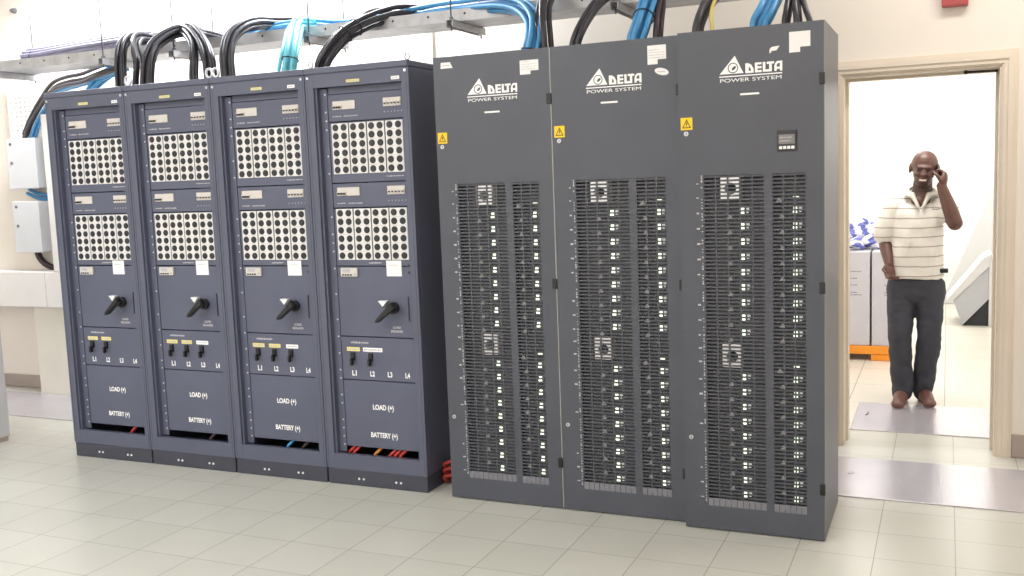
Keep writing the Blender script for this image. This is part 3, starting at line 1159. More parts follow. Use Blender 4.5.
bundle('b', K, 'black cable dropping near the right of the second rack', 'black cables dropping to the right of the second rack',
       [(194, 76, .30), (194, 58, .30), (192, 42, .38), (182, 31, .52), (168, 33, .66), (150, 38, .72)], 3, .0125, 1, .005, (), 1, 6, foot=RT)
bundle('b', K, 'black cable at the left corner of the third rack', 'black cables at the left corner of the third rack',
       [(210, 74, .30), (208, 58, .30), (202, 42, .38), (190, 29, .50), (176, 32, .64), (160, 37, .72)], 6, .0125, 1, .006, (), 1, 7, foot=RT)
bundle('b', K, 'black cable in the tall hook over the third rack', 'black cables hooking over the third rack',
       [(228, 73, .30), (227, 56, .30), (231, 38, .36), (243, 27, .46), (258, 23, .58), (276, 24, .70), (298, 24, .73)], 7, .0125, 1, .007, (), 1, 8, foot=RT)
bundle('b', M['ccyan'], 'pale cyan cable falling to the third rack', 'pale cyan cables falling to the third rack',
       [(289, 70, .30), (291, 55, .32), (294, 40, .42), (296, 28, .54), (300, 23, .66), (316, 24, .72)], 6, .0125, 1.1, .008, (.3,), 1, 9, foot=RT)
bundle('b', M['ccyan'], 'thin pale cyan cable beside the thicker cyan bundle', 'stray pale cyan cables over the third rack',
       [(281, 71, .32), (284, 55, .34), (287, 42, .45), (291, 30, .58), (300, 26, .70)], 2, .011, 1.2, .005, (), 1, 10, foot=RT)
bundle('b', K, 'black cable of the wide slanting arch over the rack beside the power cabinets', 'black cables slanting over the fourth rack',
       [(322, 67, .30), (327, 55, .30), (343, 36, .38), (362, 24, .48), (382, 16, .58), (400, 12, .68), (420, 13, .76), (445, 18, .80)], 6, .0125, 1.15, .006, (.4, .47), 1, 11, foot=RT)
bundle('b', K, 'short black cable humping over the tray rail behind the slanting arch', 'black cables humped on the tray rail',
       [(362, 22, .64), (368, 15, .66), (380, 12, .70), (392, 16, .74), (400, 20, .76)], 4, .0125, 1, .004, (), 1, 12, foot=0)
B = M['cblue']
bundle('c', B, 'blue cable lying along the tray above the second and third racks', 'blue cables along the middle of the tray',
       [(205, 44, .72), (235, 40, .70), (262, 32, .68), (285, 26, .68), (310, 24, .72), (340, 25, .74), (372, 22, .74)], 6, .012, 1, .012, (), .7, 13, foot=0)
bundle('c', B, 'blue cable bending from the tray down to the leftmost power cabinet', 'blue cables looping to the leftmost power cabinet',
       [(532, 50, .26), (535, 36, .27), (534, 20, .33), (522, 7, .44), (500, 3, .54), (468, 6, .64), (430, 11, .70), (398, 18, .74), (376, 22, .76)], 6, .0135, 1.15, .008, (.12,), 1, 14, foot=CT)
bundle('c', K, 'thick black cable rising straight from the leftmost power cabinet', 'black cables rising from the leftmost power cabinet',
       [(545, 48, .26), (544, 34, .26), (543, 16, .30), (545, 0, .38), (556, -14, .52), (585, -20, .68)], 4, .0145, .95, .004, (), 1, 15, foot=CT)
bundle('c', K, 'black cable leaning to the left side of the middle power cabinet', 'black cables leaning over the middle power cabinet',
       [(576, 44, .24), (580, 32, .25), (588, 17, .32), (598, 3, .42), (612, -8, .56), (635, -12, .70)], 3, .0145, .95, .003, (), 1, 16, foot=CT)
bundle('c', B, 'blue cable in the tied sheaf above the middle power cabinet', 'blue cables above the middle power cabinet',
       [(637, 38, .24), (641, 26, .25), (646, 10, .32), (652, -5, .42), (664, -16, .56), (690, -20, .70)], 6, .0135, 1.1, .003, (.45,), 1, 17, foot=CT)
bundle('c', M['cmar'], 'dark maroon cable just right of the blue sheaf over the middle power cabinet', 'maroon cables beside the blue sheaf',
       [(658, 35, .28), (659, 22, .30), (661, 6, .38), (664, -10, .50), (680, -22, .66)], 2, .0145, 1, .002, (), 1, 18, foot=CT)
bundle('c', K, 'thick black cable leaning over the left of the rightmost power cabinet', 'black cables at the left of the rightmost power cabinet',
       [(698, 29, .2), (701, 18, .22), (708, 4, .32), (720, -10, .46), (740, -20, .64)], 2, .0165, 1, .002, (), 1, 19, foot=CT)
bundle('c', M['cyel'], 'single thin yellow cable above the rightmost power cabinet', None,
       [(712, 27, .2), (711, 15, .22), (714, 2, .32), (722, -10, .46), (742, -18, .66)], 1, .0085, 1, .002, (), 1, 20, foot=CT)
bundle('c', B, 'blue cable in the sheaf above the rightmost power cabinet', 'blue cables above the rightmost power cabinet',
       [(760, 23, .2), (766, 12, .22), (773, -2, .32), (782, -16, .46), (800, -26, .66)], 5, .0135, 1.15, .003, (), 1, 21, foot=CT)
for i, (u0, u1, n) in enumerate(((786, 790, 2), (798, 796, 2), (810, 802, 1))):
    bundle('c', K, ['black cable beside the blue sheaf over the rightmost power cabinet', 'black cable second from the right corner of the rightmost power cabinet',
                    'lone black cable at the right corner of the rightmost power cabinet'][i], ['black pair beside the blue sheaf', 'black pair near the right corner', None][i],
           [(u0, 21, .2), ((u0 + u1) / 2, 10, .22), (u1, -4, .3), (u1 - 2, -16, .42), (u1 + 10, -26, .62)], n, .0125, 1, .002, (), 1, 22 + i, foot=CT)
bundle('drop', B, 'blue cable sagging below the tray behind the leftmost rack', 'blue cables sagging behind the leftmost rack',
       [(122, 64, .88), (112, 70, .93), (104, 76, .95), (96, 84, .97), (88, 96, .98)], 6, .013, 1.3, .01, (), .7, 30, foot=0)
bundle('drop', K, 'black cable hanging from the left of the tray towards the upper wall box', 'black cables falling to the upper wall box',
       [(122, 66, .80), (102, 72, .88), (84, 79, .98), (68, 82, 1.05), (54, 88, 1.15), (42, 104, 1.3), (32, 122, 1.4), (26, 137, 1.42)], 4, .014, 1.1, .008, (), 1, 31, foot=0)
bundle('drop', B, 'blue cable running down into the top of the upper wall box', 'blue cables into the upper wall box',
       [(126, 68, .80), (108, 75, .88), (90, 81, .98), (76, 85, 1.05), (58, 92, 1.16), (46, 108, 1.3), (37, 124, 1.4), (33, 137, 1.42)], 3, .012, 1, .006, (), 1, 32, foot=0)
bundle('drop', B, 'blue cable crossing between the two white wall boxes', 'blue cables between the wall boxes',
       [(28, 191, 1.45), (36, 195, 1.46), (44, 197, 1.47), (52, 196, 1.47), (60, 190, 1.47)], 2, .014, 1, .002, (), 1, 33, foot=0)
bundle('drop', M['cmar'], 'dark cable curving from the lower wall box behind the racks', 'dark cables under the lower wall box',
       [(37, 250, 1.44), (40, 258, 1.45), (46, 264, 1.46), (54, 267, 1.46), (66, 266, 1.46)], 3, .012, 1, .002, (), 1, 34, foot=0)
# red cables at the foot between the rack and the first cabinet
for i, (v0, v1) in enumerate(((466, 462), (471, 469), (478, 475))):
    a, b = at(436, v0, .22), at(458, v1, .16)
    P = [Vector((a.x - .02, .40, .05 + .02 * i)), a, (a + b) / 2 + Vector((0, -.02, .008)), b + Vector((0, .06, 0)), Vector((b.x - .02, .42, .06 + .03 * i))]
    for p in P:
        p.z = max(p.z, .014)
        p.x = min(max(p.x, XR + .012), -.013)
    tag(MB().tube(path(P), .010, 8).build('cable', M['cred']), 'red cable looped on the floor between the rack and the leftmost power cabinet', 'cable', 'red cables on the floor gap')

# ------------------------------------------------------------ left wall gear
def wall_box(z0, z1, x0, x1, label):
    root = empty('wall_box', ((x0 + x1) / 2, YW, z0), label, 'wall box', 'white wall boxes')
    w_, h_ = (x1 - x0) / 2, z1 - z0
    q = MB()
    q.box(-w_, w_, -.15, -.001, 0, h_, bev=.006)
    q.build('body', M['box'], root)
    q = MB()
    q.box(-w_ - .004, w_ + .004, -.168, -.151, -.003, h_ + .003, bev=.006)
    ld = q.build('door', M['box'], root)
    for z in (h_ * .9, h_ * .52):
        q = MB()
        q.disc(-w_ + .045, z, .012, -.174, -.166, 12)
        q.build('latch', M['latch'], ld)


pa, pb = at(9, 165, YW - .16), at(37, 165, YW - .16)
wall_box(1.635, 2.02, pa.x, pb.x, 'upper white metal wall box under the perforated panel left of the racks')
pa, pb = at(15, 225, YW - .16), at(40.5, 225, YW - .16)
wall_box(1.135, 1.532, pa.x, pb.x, 'lower white metal wall box above the wide white trunking')
# vertical trunking next to the first rack
q = MB()
pc = at(46, 160, YW - .2)
q.box(-.02, .055, -.2, -.0005, .985, 2.19, bev=.004)
tr = q.build('cable_trunking', M['duct'], None, (pc.x, YW, 0))
tag(tr, 'narrow upright white cable trunking against the left edge of the leftmost rack', 'trunking')
# horizontal broad trunking and its riser
q = MB()
zb0, zb1 = at(30, 307, YW - .2).z, at(30, 272, YW - .2).z
q.box(-5.58 + 4.5, -3.6 + 4.5, -.2, -.0005, zb0, zb1, bev=.005)
hb = q.build('cable_trunking', M['duct'], None, (-4.5, YW, 0))
tag(hb, 'broad horizontal white trunking low on the wall left of the racks', 'trunking')
q = MB()
sx = at(46, 290, YW - .2).x + 4.5
q.box(sx - .002, sx + .002, -.2012, -.199, zb0 + .004, zb1 - .004)
q.build('cover_seam', M['print_'], hb)
q = MB()
xa = at(37, 345, YW - .17).x
q.box(0, .52, -.17, -.0005, .0, zb0 - .002, bev=.005)
rs = q.build('cable_riser', M['duct2'], None, (xa, YW, 0.0005))
tag(rs, 'cream boxed cable riser from the floor up to the broad white trunking', 'trunking')
# perforated panel
pA, pB = at(9, 110, YW - .06), at(51, 110, YW - .06)
zt, zb = at(28, 81, YW - .06).z, at(20, 142, YW - .06).z
pw, ph = pB.x - pA.x, zt - zb
q = MB()
nx, nz = 9, 13
cw, chh = pw / nx, ph / nz
for i in range(nx + 1):
    x = i * cw
    q.box(x - cw * .22, x + cw * .22, 0, .003, 0, ph)
for j in range(nz + 1):
    z = j * chh
    q.box(-cw * .2, pw + cw * .2, .0005, .0025, z - chh * .33, z + chh * .33)
pp = q.build('perforated_panel', M['duct'], None, (pA.x, YW - .06, zb))
tag(pp, 'white perforated cable panel on the wall above the upper white box', 'wall panel')
q = MB()
for x in (.02, pw - .02):
    for z in (.03, ph - .03):
        q.tube([(x, .002, z), (x, .0595, z)], .006, 8)
q.build('standoff', M['chrome'], pp)
# thin vertical duct between racks and power cabinets
q = MB()
q.box(0, .062, -.03, -.0005, .2, ZC - .002, bev=.004)
x_ = at(424, 45, YW - .03).x
vd = q.build('cable_duct', M['duct3'], None, (x_, YW, 0))
tag(vd, 'slim cream vertical duct on the wall behind the gap between racks and power cabinets', 'trunking')
# small round fitting high on the left wall
q = MB()
pz = at(15, 11, YW)
q.tube([(0, -.001, 0), (0, -.03, 0)], [.022, .016], 16)
q.tube([(0, -.02, 0), (0, -.045, 0)], .009, 12)
q.tube([(-.04, -.004, -.004), (0, -.012, 0)], .006, 8)
tag(q.build('wall_sensor', M['latch'], None, (pz.x, YW, pz.z)), 'small round grey fitting high on the bright wall at far left', 'sensor')
# red alarm over the door
ra, rb_ = at(941.5, 5, YW - .06), at(968.5, 3, YW - .06)
z0 = at(955, 5.6, YW - .06).z
q = MB()
q.box(0, rb_.x - ra.x, -.06, -.0005, 0, .16, bev=.008)
al = q.build('alarm_box', M['red'], None, (ra.x, YW, z0))
tag(al, 'red alarm box on the beige wall above the doorway', 'alarm')
q = MB()
q.disc((rb_.x - ra.x) / 2, .09, .035, -.066, -.058, 20)
q.build('call_button', M['white'], al)
# far-left pale cabinet
q = MB()
cx1 = -3.318
q.box(-.75, 0, -.8, 0, .03, 2.0, bev=.006)
lc = empty('side_cabinet', (cx1, .175, 0), 'pale grey cabinet cut off by the left edge of the photo', 'cabinet')
q.build('body', M['lcab'], lc)
q = MB()
q.box(-.74, -.01, -.79, -.01, 0, .029)
q.build('plinth', M['skirt'], lc)
q = MB()
q.box(-.74, -.01, -.818, -.801, .05, 1.98, bev=.004)
dd = q.build('door', M['lcab'], lc)
q = MB()
q.box(-.06, -.035, -.84, -.817, .95, 1.12, bev=.004)
q.build('handle', M['dark'], dd)

# --------------------------------------------------------------- back room
pal = empty('pallet', (1.70, 4.1, 0), 'orange pallet under the grey battery boxes beyond the doorway', 'pallet')
q = MB()
q.box(-.62, .24, 0, .8, .052, .118, bev=.006)
q.build('deck', M['orange'], pal)
for x0, x1 in ((-.62, -.45), (.005, .24)):
    for y in (0.0, .6):
        q = MB()
        q.box(x0, x1, y + .006, y + .19, 0, .051, bev=.004)
        q.build('block', M['orange'], pal)


def battery_box(x0, x1, label):
    r = empty('battery_box', ((x0 + x1) / 2, 4.12, .119), label, 'storage box', 'grey boxes on the orange pallet')
    h_ = (x1 - x0) / 2
    q = MB()
    q.box(-h_, h_, 0, .7, 0, .765, bev=.008)
    q.build('case', M['carton'], r)
    q = MB()
    for k, z in enumerate((.60, .545, .49, .43, .41)):
        scribble(q, (.135 if x1 < 1.702 else -h_ * .1), z, .085 if k in (0, 4) else .05, .009, 0, 130 + k)
    q.build('box_print', M['latchd'], r)


battery_box(1.13, 1.694, 'grey box on the orange pallet with small dark print, behind the door jamb')
battery_box(1.708, 1.925, 'grey box on the orange pallet half hidden behind the man')


def bag(u, v, Y, size, m, label, seed):
    p = at(u, v, Y)
    r = random.Random(seed)
    bm = bmesh.new()
    bmesh.ops.create_icosphere(bm, subdivisions=3, radius=1)
    ax = [Vector((r.uniform(-1, 1), r.uniform(-1, 1), r.uniform(-1, 1))).normalized() for _ in range(9)]
    for v_ in bm.verts:
        d = 1.0
        for a in ax:
            d += .13 * math.sin(5 * v_.co.dot(a) + a.x * 9)
        v_.co = v_.co * d
        v_.co.x *= size[0]
        v_.co.y *= size[1]
        v_.co.z *= size[2]
    mb = MB()
    mb.bm.free()
    mb.bm = bm
    for i, f in enumerate(bm.faces):
        f.material_index = 1 if math.sin(f.calc_center_median().dot(ax[0]) * 70) > .25 else 0
    zmin = min(v_.co.z for v_ in bm.verts)
    o = mb.build('plastic_packet', m, None, (p.x, Y, max(p.z, .886 - zmin)))
    o.rotation_euler = (0, 0, r.uniform(-.5, .5))
    tag(o, label, 'packet', 'blue and white packets on the grey boxes')


bb = [M['bagb'], M['bagw']]
bag(853, 246, 4.30, (.085, .07, .045), bb, 'crumpled blue and white packet at the bottom left of the heap', 1)
bag(870, 247, 4.36, (.10, .07, .045), bb, 'crumpled blue packet at the bottom right of the heap beside the man', 2)
bag(858, 237, 4.46, (.09, .06, .09), [M['bagw'], M['bagb']], 'mostly white crumpled packet in the middle of the heap', 3)
bag(872, 236, 4.50, (.07, .06, .085), bb, 'blue crumpled packet on the right of the heap near the sleeve', 4)
bag(854, 236, 4.60, (.06, .05, .085), bb, 'blue packet standing at the top left of the heap', 5)
bag(866, 236, 4.64, (.05, .05, .09), bb, 'blue packet peaking at the top of the heap', 6)

# leaning white boards and the slanted console at the right of the back room
def slab(pts, Y, dy, name, m, label, cat, parent=None):
    P = [at(u, v, Y) for u, v in pts]
    b0 = P[0].copy()
    b0.y = Y
    q = MB()
    q.prism([(p.x - b0.x, p.z - b0.z) for p in P][::-1], 0, dy)
    o = q.build(name, m, parent, b0 if parent is None else b0 - parent.location)
    if label:
        tag(o, label, cat)
    return o


slab([(941.5, 302.5), (945, 303.5), (1004, 300), (1004, 170), (1001, 171)], 7.7, .04, 'leaning_board', M['board'], 'large white board leaning diagonally against the far wall', 'board')
con = empty('slanted_console', at(975, 326, 6.1), 'white-topped slanted console with grey side at the right of the back room', 'console')
con.location.z = 0
YC = 6.1
side = slab([(953, 299), (962, 325.5), (989, 299), (989, 263)], YC, .5, 'side_panel', M['boardg'], None, None, con)
top = slab([(947, 300), (953, 300.5), (992, 264), (992, 254), (984, 258)], YC - .012, .55, 'sloping_top', M['board'], None, None, con)
inn = slab([(963, 325.8), (989, 326.3), (989, 300)], YC + .02, .45, 'dark_base', M['cabin'], None, None, con)
leg = slab([(988.5, 326.3), (994.5, 326.5), (996, 258), (989.5, 259)], YC - .01, .5, 'leg', M['board'], None, None, con)
q = MB()
pk = at(994, 258, YC - .02) - con.location
q.ball(pk, .014)
q.build('knob', M['dark'], con)


# ------------------------------------------------------------------- person
PO = Vector((2.06, 2.66, 0))
PYD = 2.66


def P(u, v, dy=0.0):
    return at(u, v, PYD + dy) - PO


def remesh(mb, voxel, smooth_it=4, factor=.5):
    me = mb.mesh('tmp', [])
    o = bpy.data.objects.new('tmp', me)
    COL.objects.link(o)
    md = o.modifiers.new('r', 'REMESH')
    md.mode = 'VOXEL'
    md.voxel_size = voxel
    s = o.modifiers.new('s', 'SMOOTH')
    s.iterations = smooth_it
    s.factor = factor
    dg = bpy.context.evaluated_depsgraph_get()
    out = bpy.data.meshes.new_from_object(o.evaluated_get(dg))
    bpy.data.objects.remove(o)
    out.materials.clear()
    for p in out.polygons:
        p.use_smooth = True
    return out


def obj(name, me, mats, parent):
    me.materials.clear()
    for m in (mats if isinstance(mats, (list, tuple)) else [mats]):
        me.materials.append(m)
    o = bpy.data.objects.new(name, me)
    COL.objects.link(o)
    o.parent = parent
    return o


def folds(me, amp, sc, stretch=1.0):
    from mathutils import noise
    ns = [v.normal.copy() for v in me.vertices]
    for v, n in zip(me.vertices, ns):
        p = Vector((v.co.x * sc, v.co.y * sc, v.co.z * sc * stretch))
        v.co += n * amp * (noise.noise(p) + .5 * noise.noise(p * 2.3) + .35)


man = empty('person', PO, 'man in a white striped polo shirt beyond the doorway, phone at his ear', 'person')
b = MB()
# head: skull, face, jaw
hc = P(924.5, 166, 0)
tilt = Matrix.Rotation(math.radians(5), 3, 'Y') @ Matrix.Rotation(math.radians(8), 3, 'X')
def hd(x, y, z): return hc + tilt @ Vector((x, y, z))
b.ball(hd(0, .012, .010), (.082, .100, .088), rot=tilt)
b.ball(hd(0, -.022, -.035), (.066, .076, .088), rot=tilt)
b.ball(hd(0, -.040, -.098), (.042, .046, .034), rot=tilt)       # chin
b.ball(hd(0, -.018, -.085), (.056, .062, .040), rot=tilt)       # jaw
b.ball(hd(0, -.088, .004), (.052, .018, .012), rot=tilt)        # brow
for s_ in (-1, 1):
    b.ball(hd(s_ * .036, -.080, -.042), (.022, .022, .020), rot=tilt)   # cheek
    b.ball(hd(s_ * .084, .010, -.020), (.010, .021, .034), rot=tilt)    # ear
b.limb([hd(0, -.094, -.006), hd(0, -.108, -.034)], [.009, .012])
b.ball(hd(0, -.110, -.040), (.022, .016, .011), rot=tilt)       # nostrils
b.ball(hd(0, -.096, -.066), (.030, .014, .0065), rot=tilt)      # upper lip
b.ball(hd(0, -.094, -.086), (.027, .014, .008), rot=tilt)       # lower lip
# neck and torso core
b.limb([hd(0, .012, -.09), P(921, 205, .012)], [.058, .066])
b.ball(P(920.5, 203, -.03), (.06, .045, .05))
b.ball(P(919, 212, .01), (.145, .072, .06))
b.ball(P(917, 235, .0), (.135, .08, .16))
b.ball(P(915, 268, .0), (.125, .085, .13))
# arm hanging on the photo's left
sh, el, wr = P(895, 209, .0), P(885, 241, .015), P(889, 264, -.10)
b.limb([sh, (sh + el) / 2, el], [.046, .048, .043])
b.limb([el, el.lerp(wr, .35), wr], [.043, .042, .029])
dwn = (wr - el).normalized()
def fingers(root, fwd, across, palm_n, curl, L=(.068, .076, .072, .058), r=.0088):
    for k in range(4):
        a = root + fwd * .082 + across * (.030 - .0205 * k)
        d1 = (fwd * math.cos(curl * .6) + palm_n * math.sin(curl * .6)).normalized()
        d2 = (fwd * math.cos(curl * 1.5) + palm_n * math.sin(curl * 1.5)).normalized()
        d3 = (fwd * math.cos(curl * 2.3) + palm_n * math.sin(curl * 2.3)).normalized()
        p1 = a + d1 * L[k] * .48
        p2 = p1 + d2 * L[k] * .32
        p3 = p2 + d3 * L[k] * .26
        b.limb([a - fwd * .03, a, p1, p2, p3], [r * 1.05, r * 1.1, r, r * .95, r * .85])
fw = (P(890, 276, -.14) - wr).normalized()
ac = Vector((-.75, -.6, 0)); ac = (ac - fw * ac.dot(fw)).normalized()
pn_ = fw.cross(ac).normalized()
if pn_.x < 0: pn_ = -pn_
rot = Matrix((fw, ac, pn_)).transposed()
b.ball(wr + fw * .045, (.052, .041, .019), rot=rot)
fingers(wr, fw, ac, pn_, .85)
th = wr + fw * .025 + ac * .03
b.limb([th, th + (ac * .6 + fw * .7 + pn_ * .3).normalized() * .04, th + (ac * .35 + fw * .9 + pn_ * .5).normalized() * .068], [.0125, .0105, .0092])
# raised arm on the photo's right
sh, el, wr = P(945, 207, .01), P(955, 223, -.13), P(941.5, 186, -.10)
b.limb([sh, (sh + el) / 2, el], [.046, .050, .045])
b.limb([el, el.lerp(wr, .35), wr], [.047, .046, .031])
# hand round the phone: palm outside, fingers over its back edge
ph_c = hd(.096, -.040, -.040)
fw2 = (hd(.114, -.024, .030) - wr).normalized()
ac2 = Vector((-.2, -1, 0)); ac2 = (ac2 - fw2 * ac2.dot(fw2)).normalized()
pn2 = fw2.cross(ac2).normalized()
if pn2.x > 0: pn2 = -pn2
rot = Matrix((fw2, ac2, pn2)).transposed()
b.ball(wr + fw2 * .048 + Vector((.012, -.012, 0)), (.052, .041, .021), rot=rot)
fingers(wr + Vector((.014, -.012, -.016)), fw2, ac2, pn2, .85)
th = wr + fw2 * .02 + ac2 * .032
b.limb([th, th + (ac2 * .45 + fw2 * .7 + pn2 * .5).normalized() * .042, th + (ac2 * .3 + fw2 * .8 + pn2 * .7).normalized() * .072], [.0135, .0115, .0098])
# hips, legs and feet inside the clothes
hipz = P(915, 282).z
b.ball(P(915, 281, .0), (.125, .09, .085))
LEGS = {}
for k, (hu, ku, kv, au, av, dyk, dya) in {'l': (902, 899.5, 334, 902.5, 389, -.05, -.02), 'r': (929, 929.5, 334, 922.5, 388, -.02, .05)}.items():
    hp, kn, an = P(hu, 290, .0), P(ku, kv, dyk), P(au, av, dya)
    LEGS[k] = (hp, kn, an)
    b.limb([hp, kn, kn.lerp(an, .3), an], [.078, .052, .050, .036])
    toe = Vector((an.x + (-.015 if k == 'l' else .035), an.y - .14, .032))
    b.limb([Vector((an.x, an.y + .02, .045)), toe], [.036, .028])
    b.limb([an, Vector((an.x, an.y + .01, .045))], [.036, .036])
me = remesh(b, .0055, 3)
body = obj('body', me, [M['skin'], M['beard'], M['teeth'], M['eye']], man)
ti = tilt.inverted()
for p in me.polygons:
    c_ = ti @ (p.center - hc)
    if c_.y < -.06 and abs(c_.x) < .03 and -.081 < c_.z < -.0695 and abs(c_.x) < .021 and c_.y < -.085:
        p.material_index = 2
    elif c_.y < -.055 and .018 < abs(c_.x) < .04 and -.024 < c_.z < -.012:
        p.material_index = 3
    elif -.16 < c_.z < -.088 and c_.y < .03 and abs(c_.x) < .09:
        p.material_index = 1

# shirt
s = MB()
s.ball(P(919.5, 209, .012), (.185, .095, .062))
for v, hw, dy in ((216, .192, .108), (228, .184, .118), (242, .180, .122), (256, .182, .124), (268, .186, .122), (275, .190, .120)):
    c_ = (P(882 + (v - 195) * .02 + 10, v).x + P(943, v).x) / 2
    z_ = P(914, v).z
    for k in range(1):
        s.tube([(c_, 0, z_ + .05), (c_, 0, z_ - .045)], 1.0, 28)
    vs = s.bm.verts[-56:] if False else None
s2 = MB()
s2.ball(P(919.5, 210, .012), (.180, .092, .066))
prof = [(206, .150, .078), (214, .188, .100), (226, .186, .112), (240, .182, .116), (255, .184, .120), (268, .188, .120), (277.5, .186, .118)]
rings = []
for v, hw, hy in prof:
    L_, R_ = 893.0 - max(0, v - 235) * .16, 943.5
    cx = (P(L_, v).x + P(R_, v).x) / 2
    hw = (P(R_, v).x - P(L_, v).x) / 2 * (1 if v > 210 else .86)
    z_ = P(916, v).z
    rings.append([s2.bm.verts.new((cx + hw * math.copysign(abs(math.cos(t)) ** .8, math.cos(t)), hy * math.copysign(abs(math.sin(t)) ** .85, math.sin(t)) + .004 * math.sin(5 * t + v), z_ + .006 * math.sin(3 * t + 1))) for t in [2 * PI * k / 28 for k in range(28)]])
for a_, c_ in zip(rings, rings[1:]):
    for k in range(28):
        j = (k + 1) % 28
        s2.bm.faces.new((a_[k], a_[j], c_[j], c_[k]))
s2.bm.faces.new(rings[0][::-1])
s2.bm.faces.new(rings[-1])
s.bm.free()
s2.limb([P(899, 206, .01), P(894, 208, .01), P(889.5, 219, .01), P(885, 234, .012)], [.064, .066, .068, .071])
s2.limb([P(908, 197, .02), P(896, 204, .012)], [.042, .055])
s2.limb([P(934, 198, .02), P(944, 204, .012)], [.042, .055])
s2.limb([P(941, 205, .01), P(948, 212, -.06)], [.066, .070])
me = remesh(s2, .008, 3)
# open V neck and hollow sleeve ends: drop the faces in the opening
bm = bmesh.new()
bm.from_mesh(me)
vb, vl, vr = P(920.5, 207), P(911, 187), P(930, 187)
kill = []
for f in bm.faces:
    c_ = f.calc_center_median()
    if c_.y < .02 and c_.z > vb.z:
        t = (c_.z - vb.z) / (vl.z - vb.z)
        if vb.x + (vl.x - vb.x) * t < c_.x < vb.x + (vr.x - vb.x) * t:
            kill.append(f)
bmesh.ops.delete(bm, geom=kill, context='FACES')
bm.to_mesh(me)
bm.free()
folds(me, .006, 10, .6)
shirt = obj('shirt', me, M['shirt'], man)
md = shirt.modifiers.new('cloth', 'SOLIDIFY')
md.thickness = .004
q = MB()
nk = P(921, 192.5, .012)
cpts = []
for t in range(-7, 8):
    an = t / 7 * math.radians(150) + PI / 2
    cpts.append(nk + Vector((.072 * math.cos(an), .066 * math.sin(an), .012 + .028 * math.sin(an))))
cpts = [P(919.5, 207, -.085)] + cpts[::-1][:] + [P(922, 207, -.085)]
if cpts[1].x > cpts[-2].x:
    cpts = [cpts[0]] + cpts[1:-1][::-1] + [cpts[-1]]
pp_ = path(cpts, 3)
for a_, c_ in zip(pp_, pp_[1:]):
    pass
rows = []
for p in pp_:
    out = Vector((p.x - nk.x, p.y - nk.y, 0))
    out = out.normalized() if out.length > 1e-5 else Vector((0, -1, 0))
    rows.append([q.bm.verts.new(v) for v in (p + Vector((0, 0, .010)) - out * .004, p + out * .016 + Vector((0, 0, .004)), p + out * .036 + Vector((0, 0, -.026)), p + out * .012 + Vector((0, 0, -.016)))])
for a_, c_ in zip(rows, rows[1:]):
    for k in range(4):
        j = (k + 1) % 4
        q.bm.faces.new((a_[k], a_[j], c_[j], c_[k])).smooth = True
q.bm.faces.new(rows[0])
q.bm.faces.new(rows[-1][::-1])
q.build('collar', M['collar'], shirt)
q = MB()
pl = P(936, 209.3, -.118)
scribble(q, pl.x - .022, pl.z - .004, .044, .010, pl.y - .002, 140)
q.build('chest_logo', M['dark'], shirt)

# trousers
t = MB()
t.ball(P(915.5, 283, .0), (.172, .105, .075))
t.ball(P(915.5, 291, .0), (.172, .108, .09))
for k, (hp, kn, an) in LEGS.items():
    sx = 1 if k == 'r' else -1
    t.limb([hp + Vector((sx * .002, 0, .0)), kn, kn.lerp(an, .55), an + Vector((0, 0, .015)), Vector((an.x, an.y - .01, .075))], [.094, .073, .068, .064, .060])
me = remesh(t, .008, 4)
folds(me, .009, 9, 1.3)
obj('trousers', me, M['trouser'], man)
q = MB()
pb_ = P(944.5, 270.5, -.04)
q.box(pb_.x - .03, pb_.x + .022, pb_.y - .03, pb_.y + .03, pb_.z - .014, pb_.z + .014, bev=.008)
q.build('belt_pouch', M['black'], man)
for k, (hp, kn, an) in LEGS.items():
    e = MB()
    dx = -.02 if k == 'l' else .045
    toe = Vector((an.x + dx, an.y - .16, .038))
    heel = Vector((an.x, an.y + .03, .045))
    e.limb([heel, heel.lerp(toe, .5) + Vector((0, 0, .012)), toe], [.043, .046, .036])
    e.ball(Vector((an.x, an.y, .08)), (.045, .05, .03))
    e.ball(toe + Vector((0, -.01, -.006)), (.044, .05, .03))
    me = remesh(e, .006, 3)
    for v in me.vertices:
        v.co.z = max(v.co.z, .012)
    sh_ = obj('shoe', me, M['shoe'], man)
    e = MB()
    pts = []
    ax_ = (toe - heel); ax_.z = 0; Ls = ax_.length; ax_.normalize(); px_ = Vector((-ax_.y, ax_.x, 0))
    for m_ in range(20):
        an_ = 2 * PI * m_ / 20
        v = (heel + toe) / 2 + ax_ * (Ls / 2 + .042) * math.cos(an_) + px_ * .044 * math.sin(an_)
        pts.append((v.x, v.y))
    va = [e.bm.verts.new((x, y, .0)) for x, y in pts]
    vb_ = [e.bm.verts.new((x, y, .014)) for x, y in pts]
    e.bm.faces.new(va[::-1]); e.bm.faces.new(vb_)
    for m_ in range(20):
        j = (m_ + 1) % 20
        e.bm.faces.new((va[m_], va[j], vb_[j], vb_[m_]))
    e.build('sole', M['sole'], sh_)
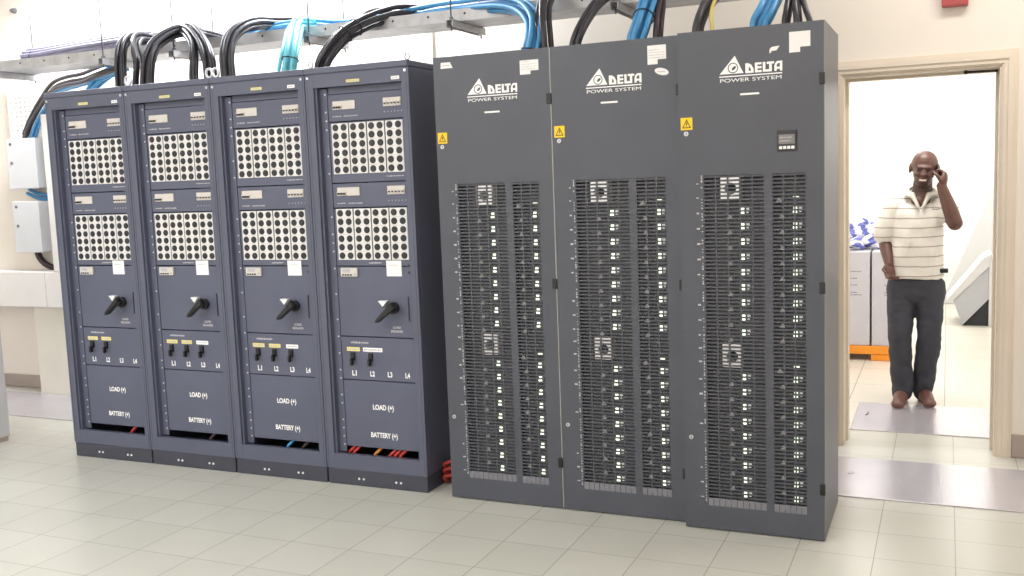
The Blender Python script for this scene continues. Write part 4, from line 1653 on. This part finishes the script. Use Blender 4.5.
# phone: held, so a thing of its own
q = MB()
q.box(-.005, .005, -.031, .031, -.062, .062, bev=.003)
phn = q.build('mobile_phone', M['phone'])
tag(phn, 'black mobile phone held to the walking man\'s ear', 'phone')
phn.matrix_world = Matrix.Translation(PO + hd(.094, -.030, -.040)) @ Matrix.Rotation(math.radians(-14), 4, 'Y') @ Matrix.Rotation(math.radians(-22), 4, 'X')


# -------------------------------------------------------------------- light
def area(name, loc, size, power, color, rot=(0, 0, 0)):
    l = bpy.data.lights.new(name, 'AREA')
    l.shape = 'RECTANGLE'
    l.size, l.size_y = size
    l.energy = power
    l.color = color
    o = bpy.data.objects.new(name, l)
    COL.objects.link(o)
    o.location = loc
    o.rotation_euler = rot
    return o


cool, warm = (.93, .96, 1.0), (1.0, .95, .90)  # area lights under the unseen ceilings; no fixture is in view
for x in (-3.6, -1.2):
    area('unseen_ceiling_light', (x, -2.4, ZC - .03), (1.2, .6), 34, cool)
    area('unseen_ceiling_light', (x, -4.9, ZC - .03), (1.2, .6), 62, cool)
area('unseen_ceiling_light', (1.4, -2.4, ZC - .03), (1.2, .6), 26, warm)
area('unseen_ceiling_light', (1.4, -4.9, ZC - .03), (1.2, .6), 54, warm)
area('unseen_ceiling_light', (-3.3, .95, ZC - .03), (1.2, .3), 85, cool)
area('unseen_ceiling_light', (-1.3, .95, ZC - .03), (1.2, .3), 75, cool)
area('unseen_ceiling_light', (2.6, .5, ZC - .03), (1.2, .4), 22, warm)  # added light, no such lamp seen; brightens the wall round the doorway
area('unseen_ceiling_light', (2.0, 2.4, RZ - .03), (.9, .5), 34, (1, .98, .95))  # unseen light added to brighten the man and the doorway plate
area('unseen_ceiling_light', (1.9, 6.5, RZ - .03), (1.6, .6), 62, (1, .98, .95))
area('unseen_ceiling_light', (1.6, 4.2, RZ - .03), (1.2, .6), 32, (1, .98, .95))
wd = bpy.data.worlds.new('world')
SC.world = wd
wd.use_nodes = True
wd.node_tree.nodes['Background'].inputs[0].default_value = (.8, .85, 1, 1)
wd.node_tree.nodes['Background'].inputs[1].default_value = .3
SC.view_settings.view_transform = 'Standard'
SC.view_settings.look = 'None'
SC.view_settings.gamma = 1
SC.view_settings.use_curve_mapping = False
SC.view_settings.exposure = 0.0
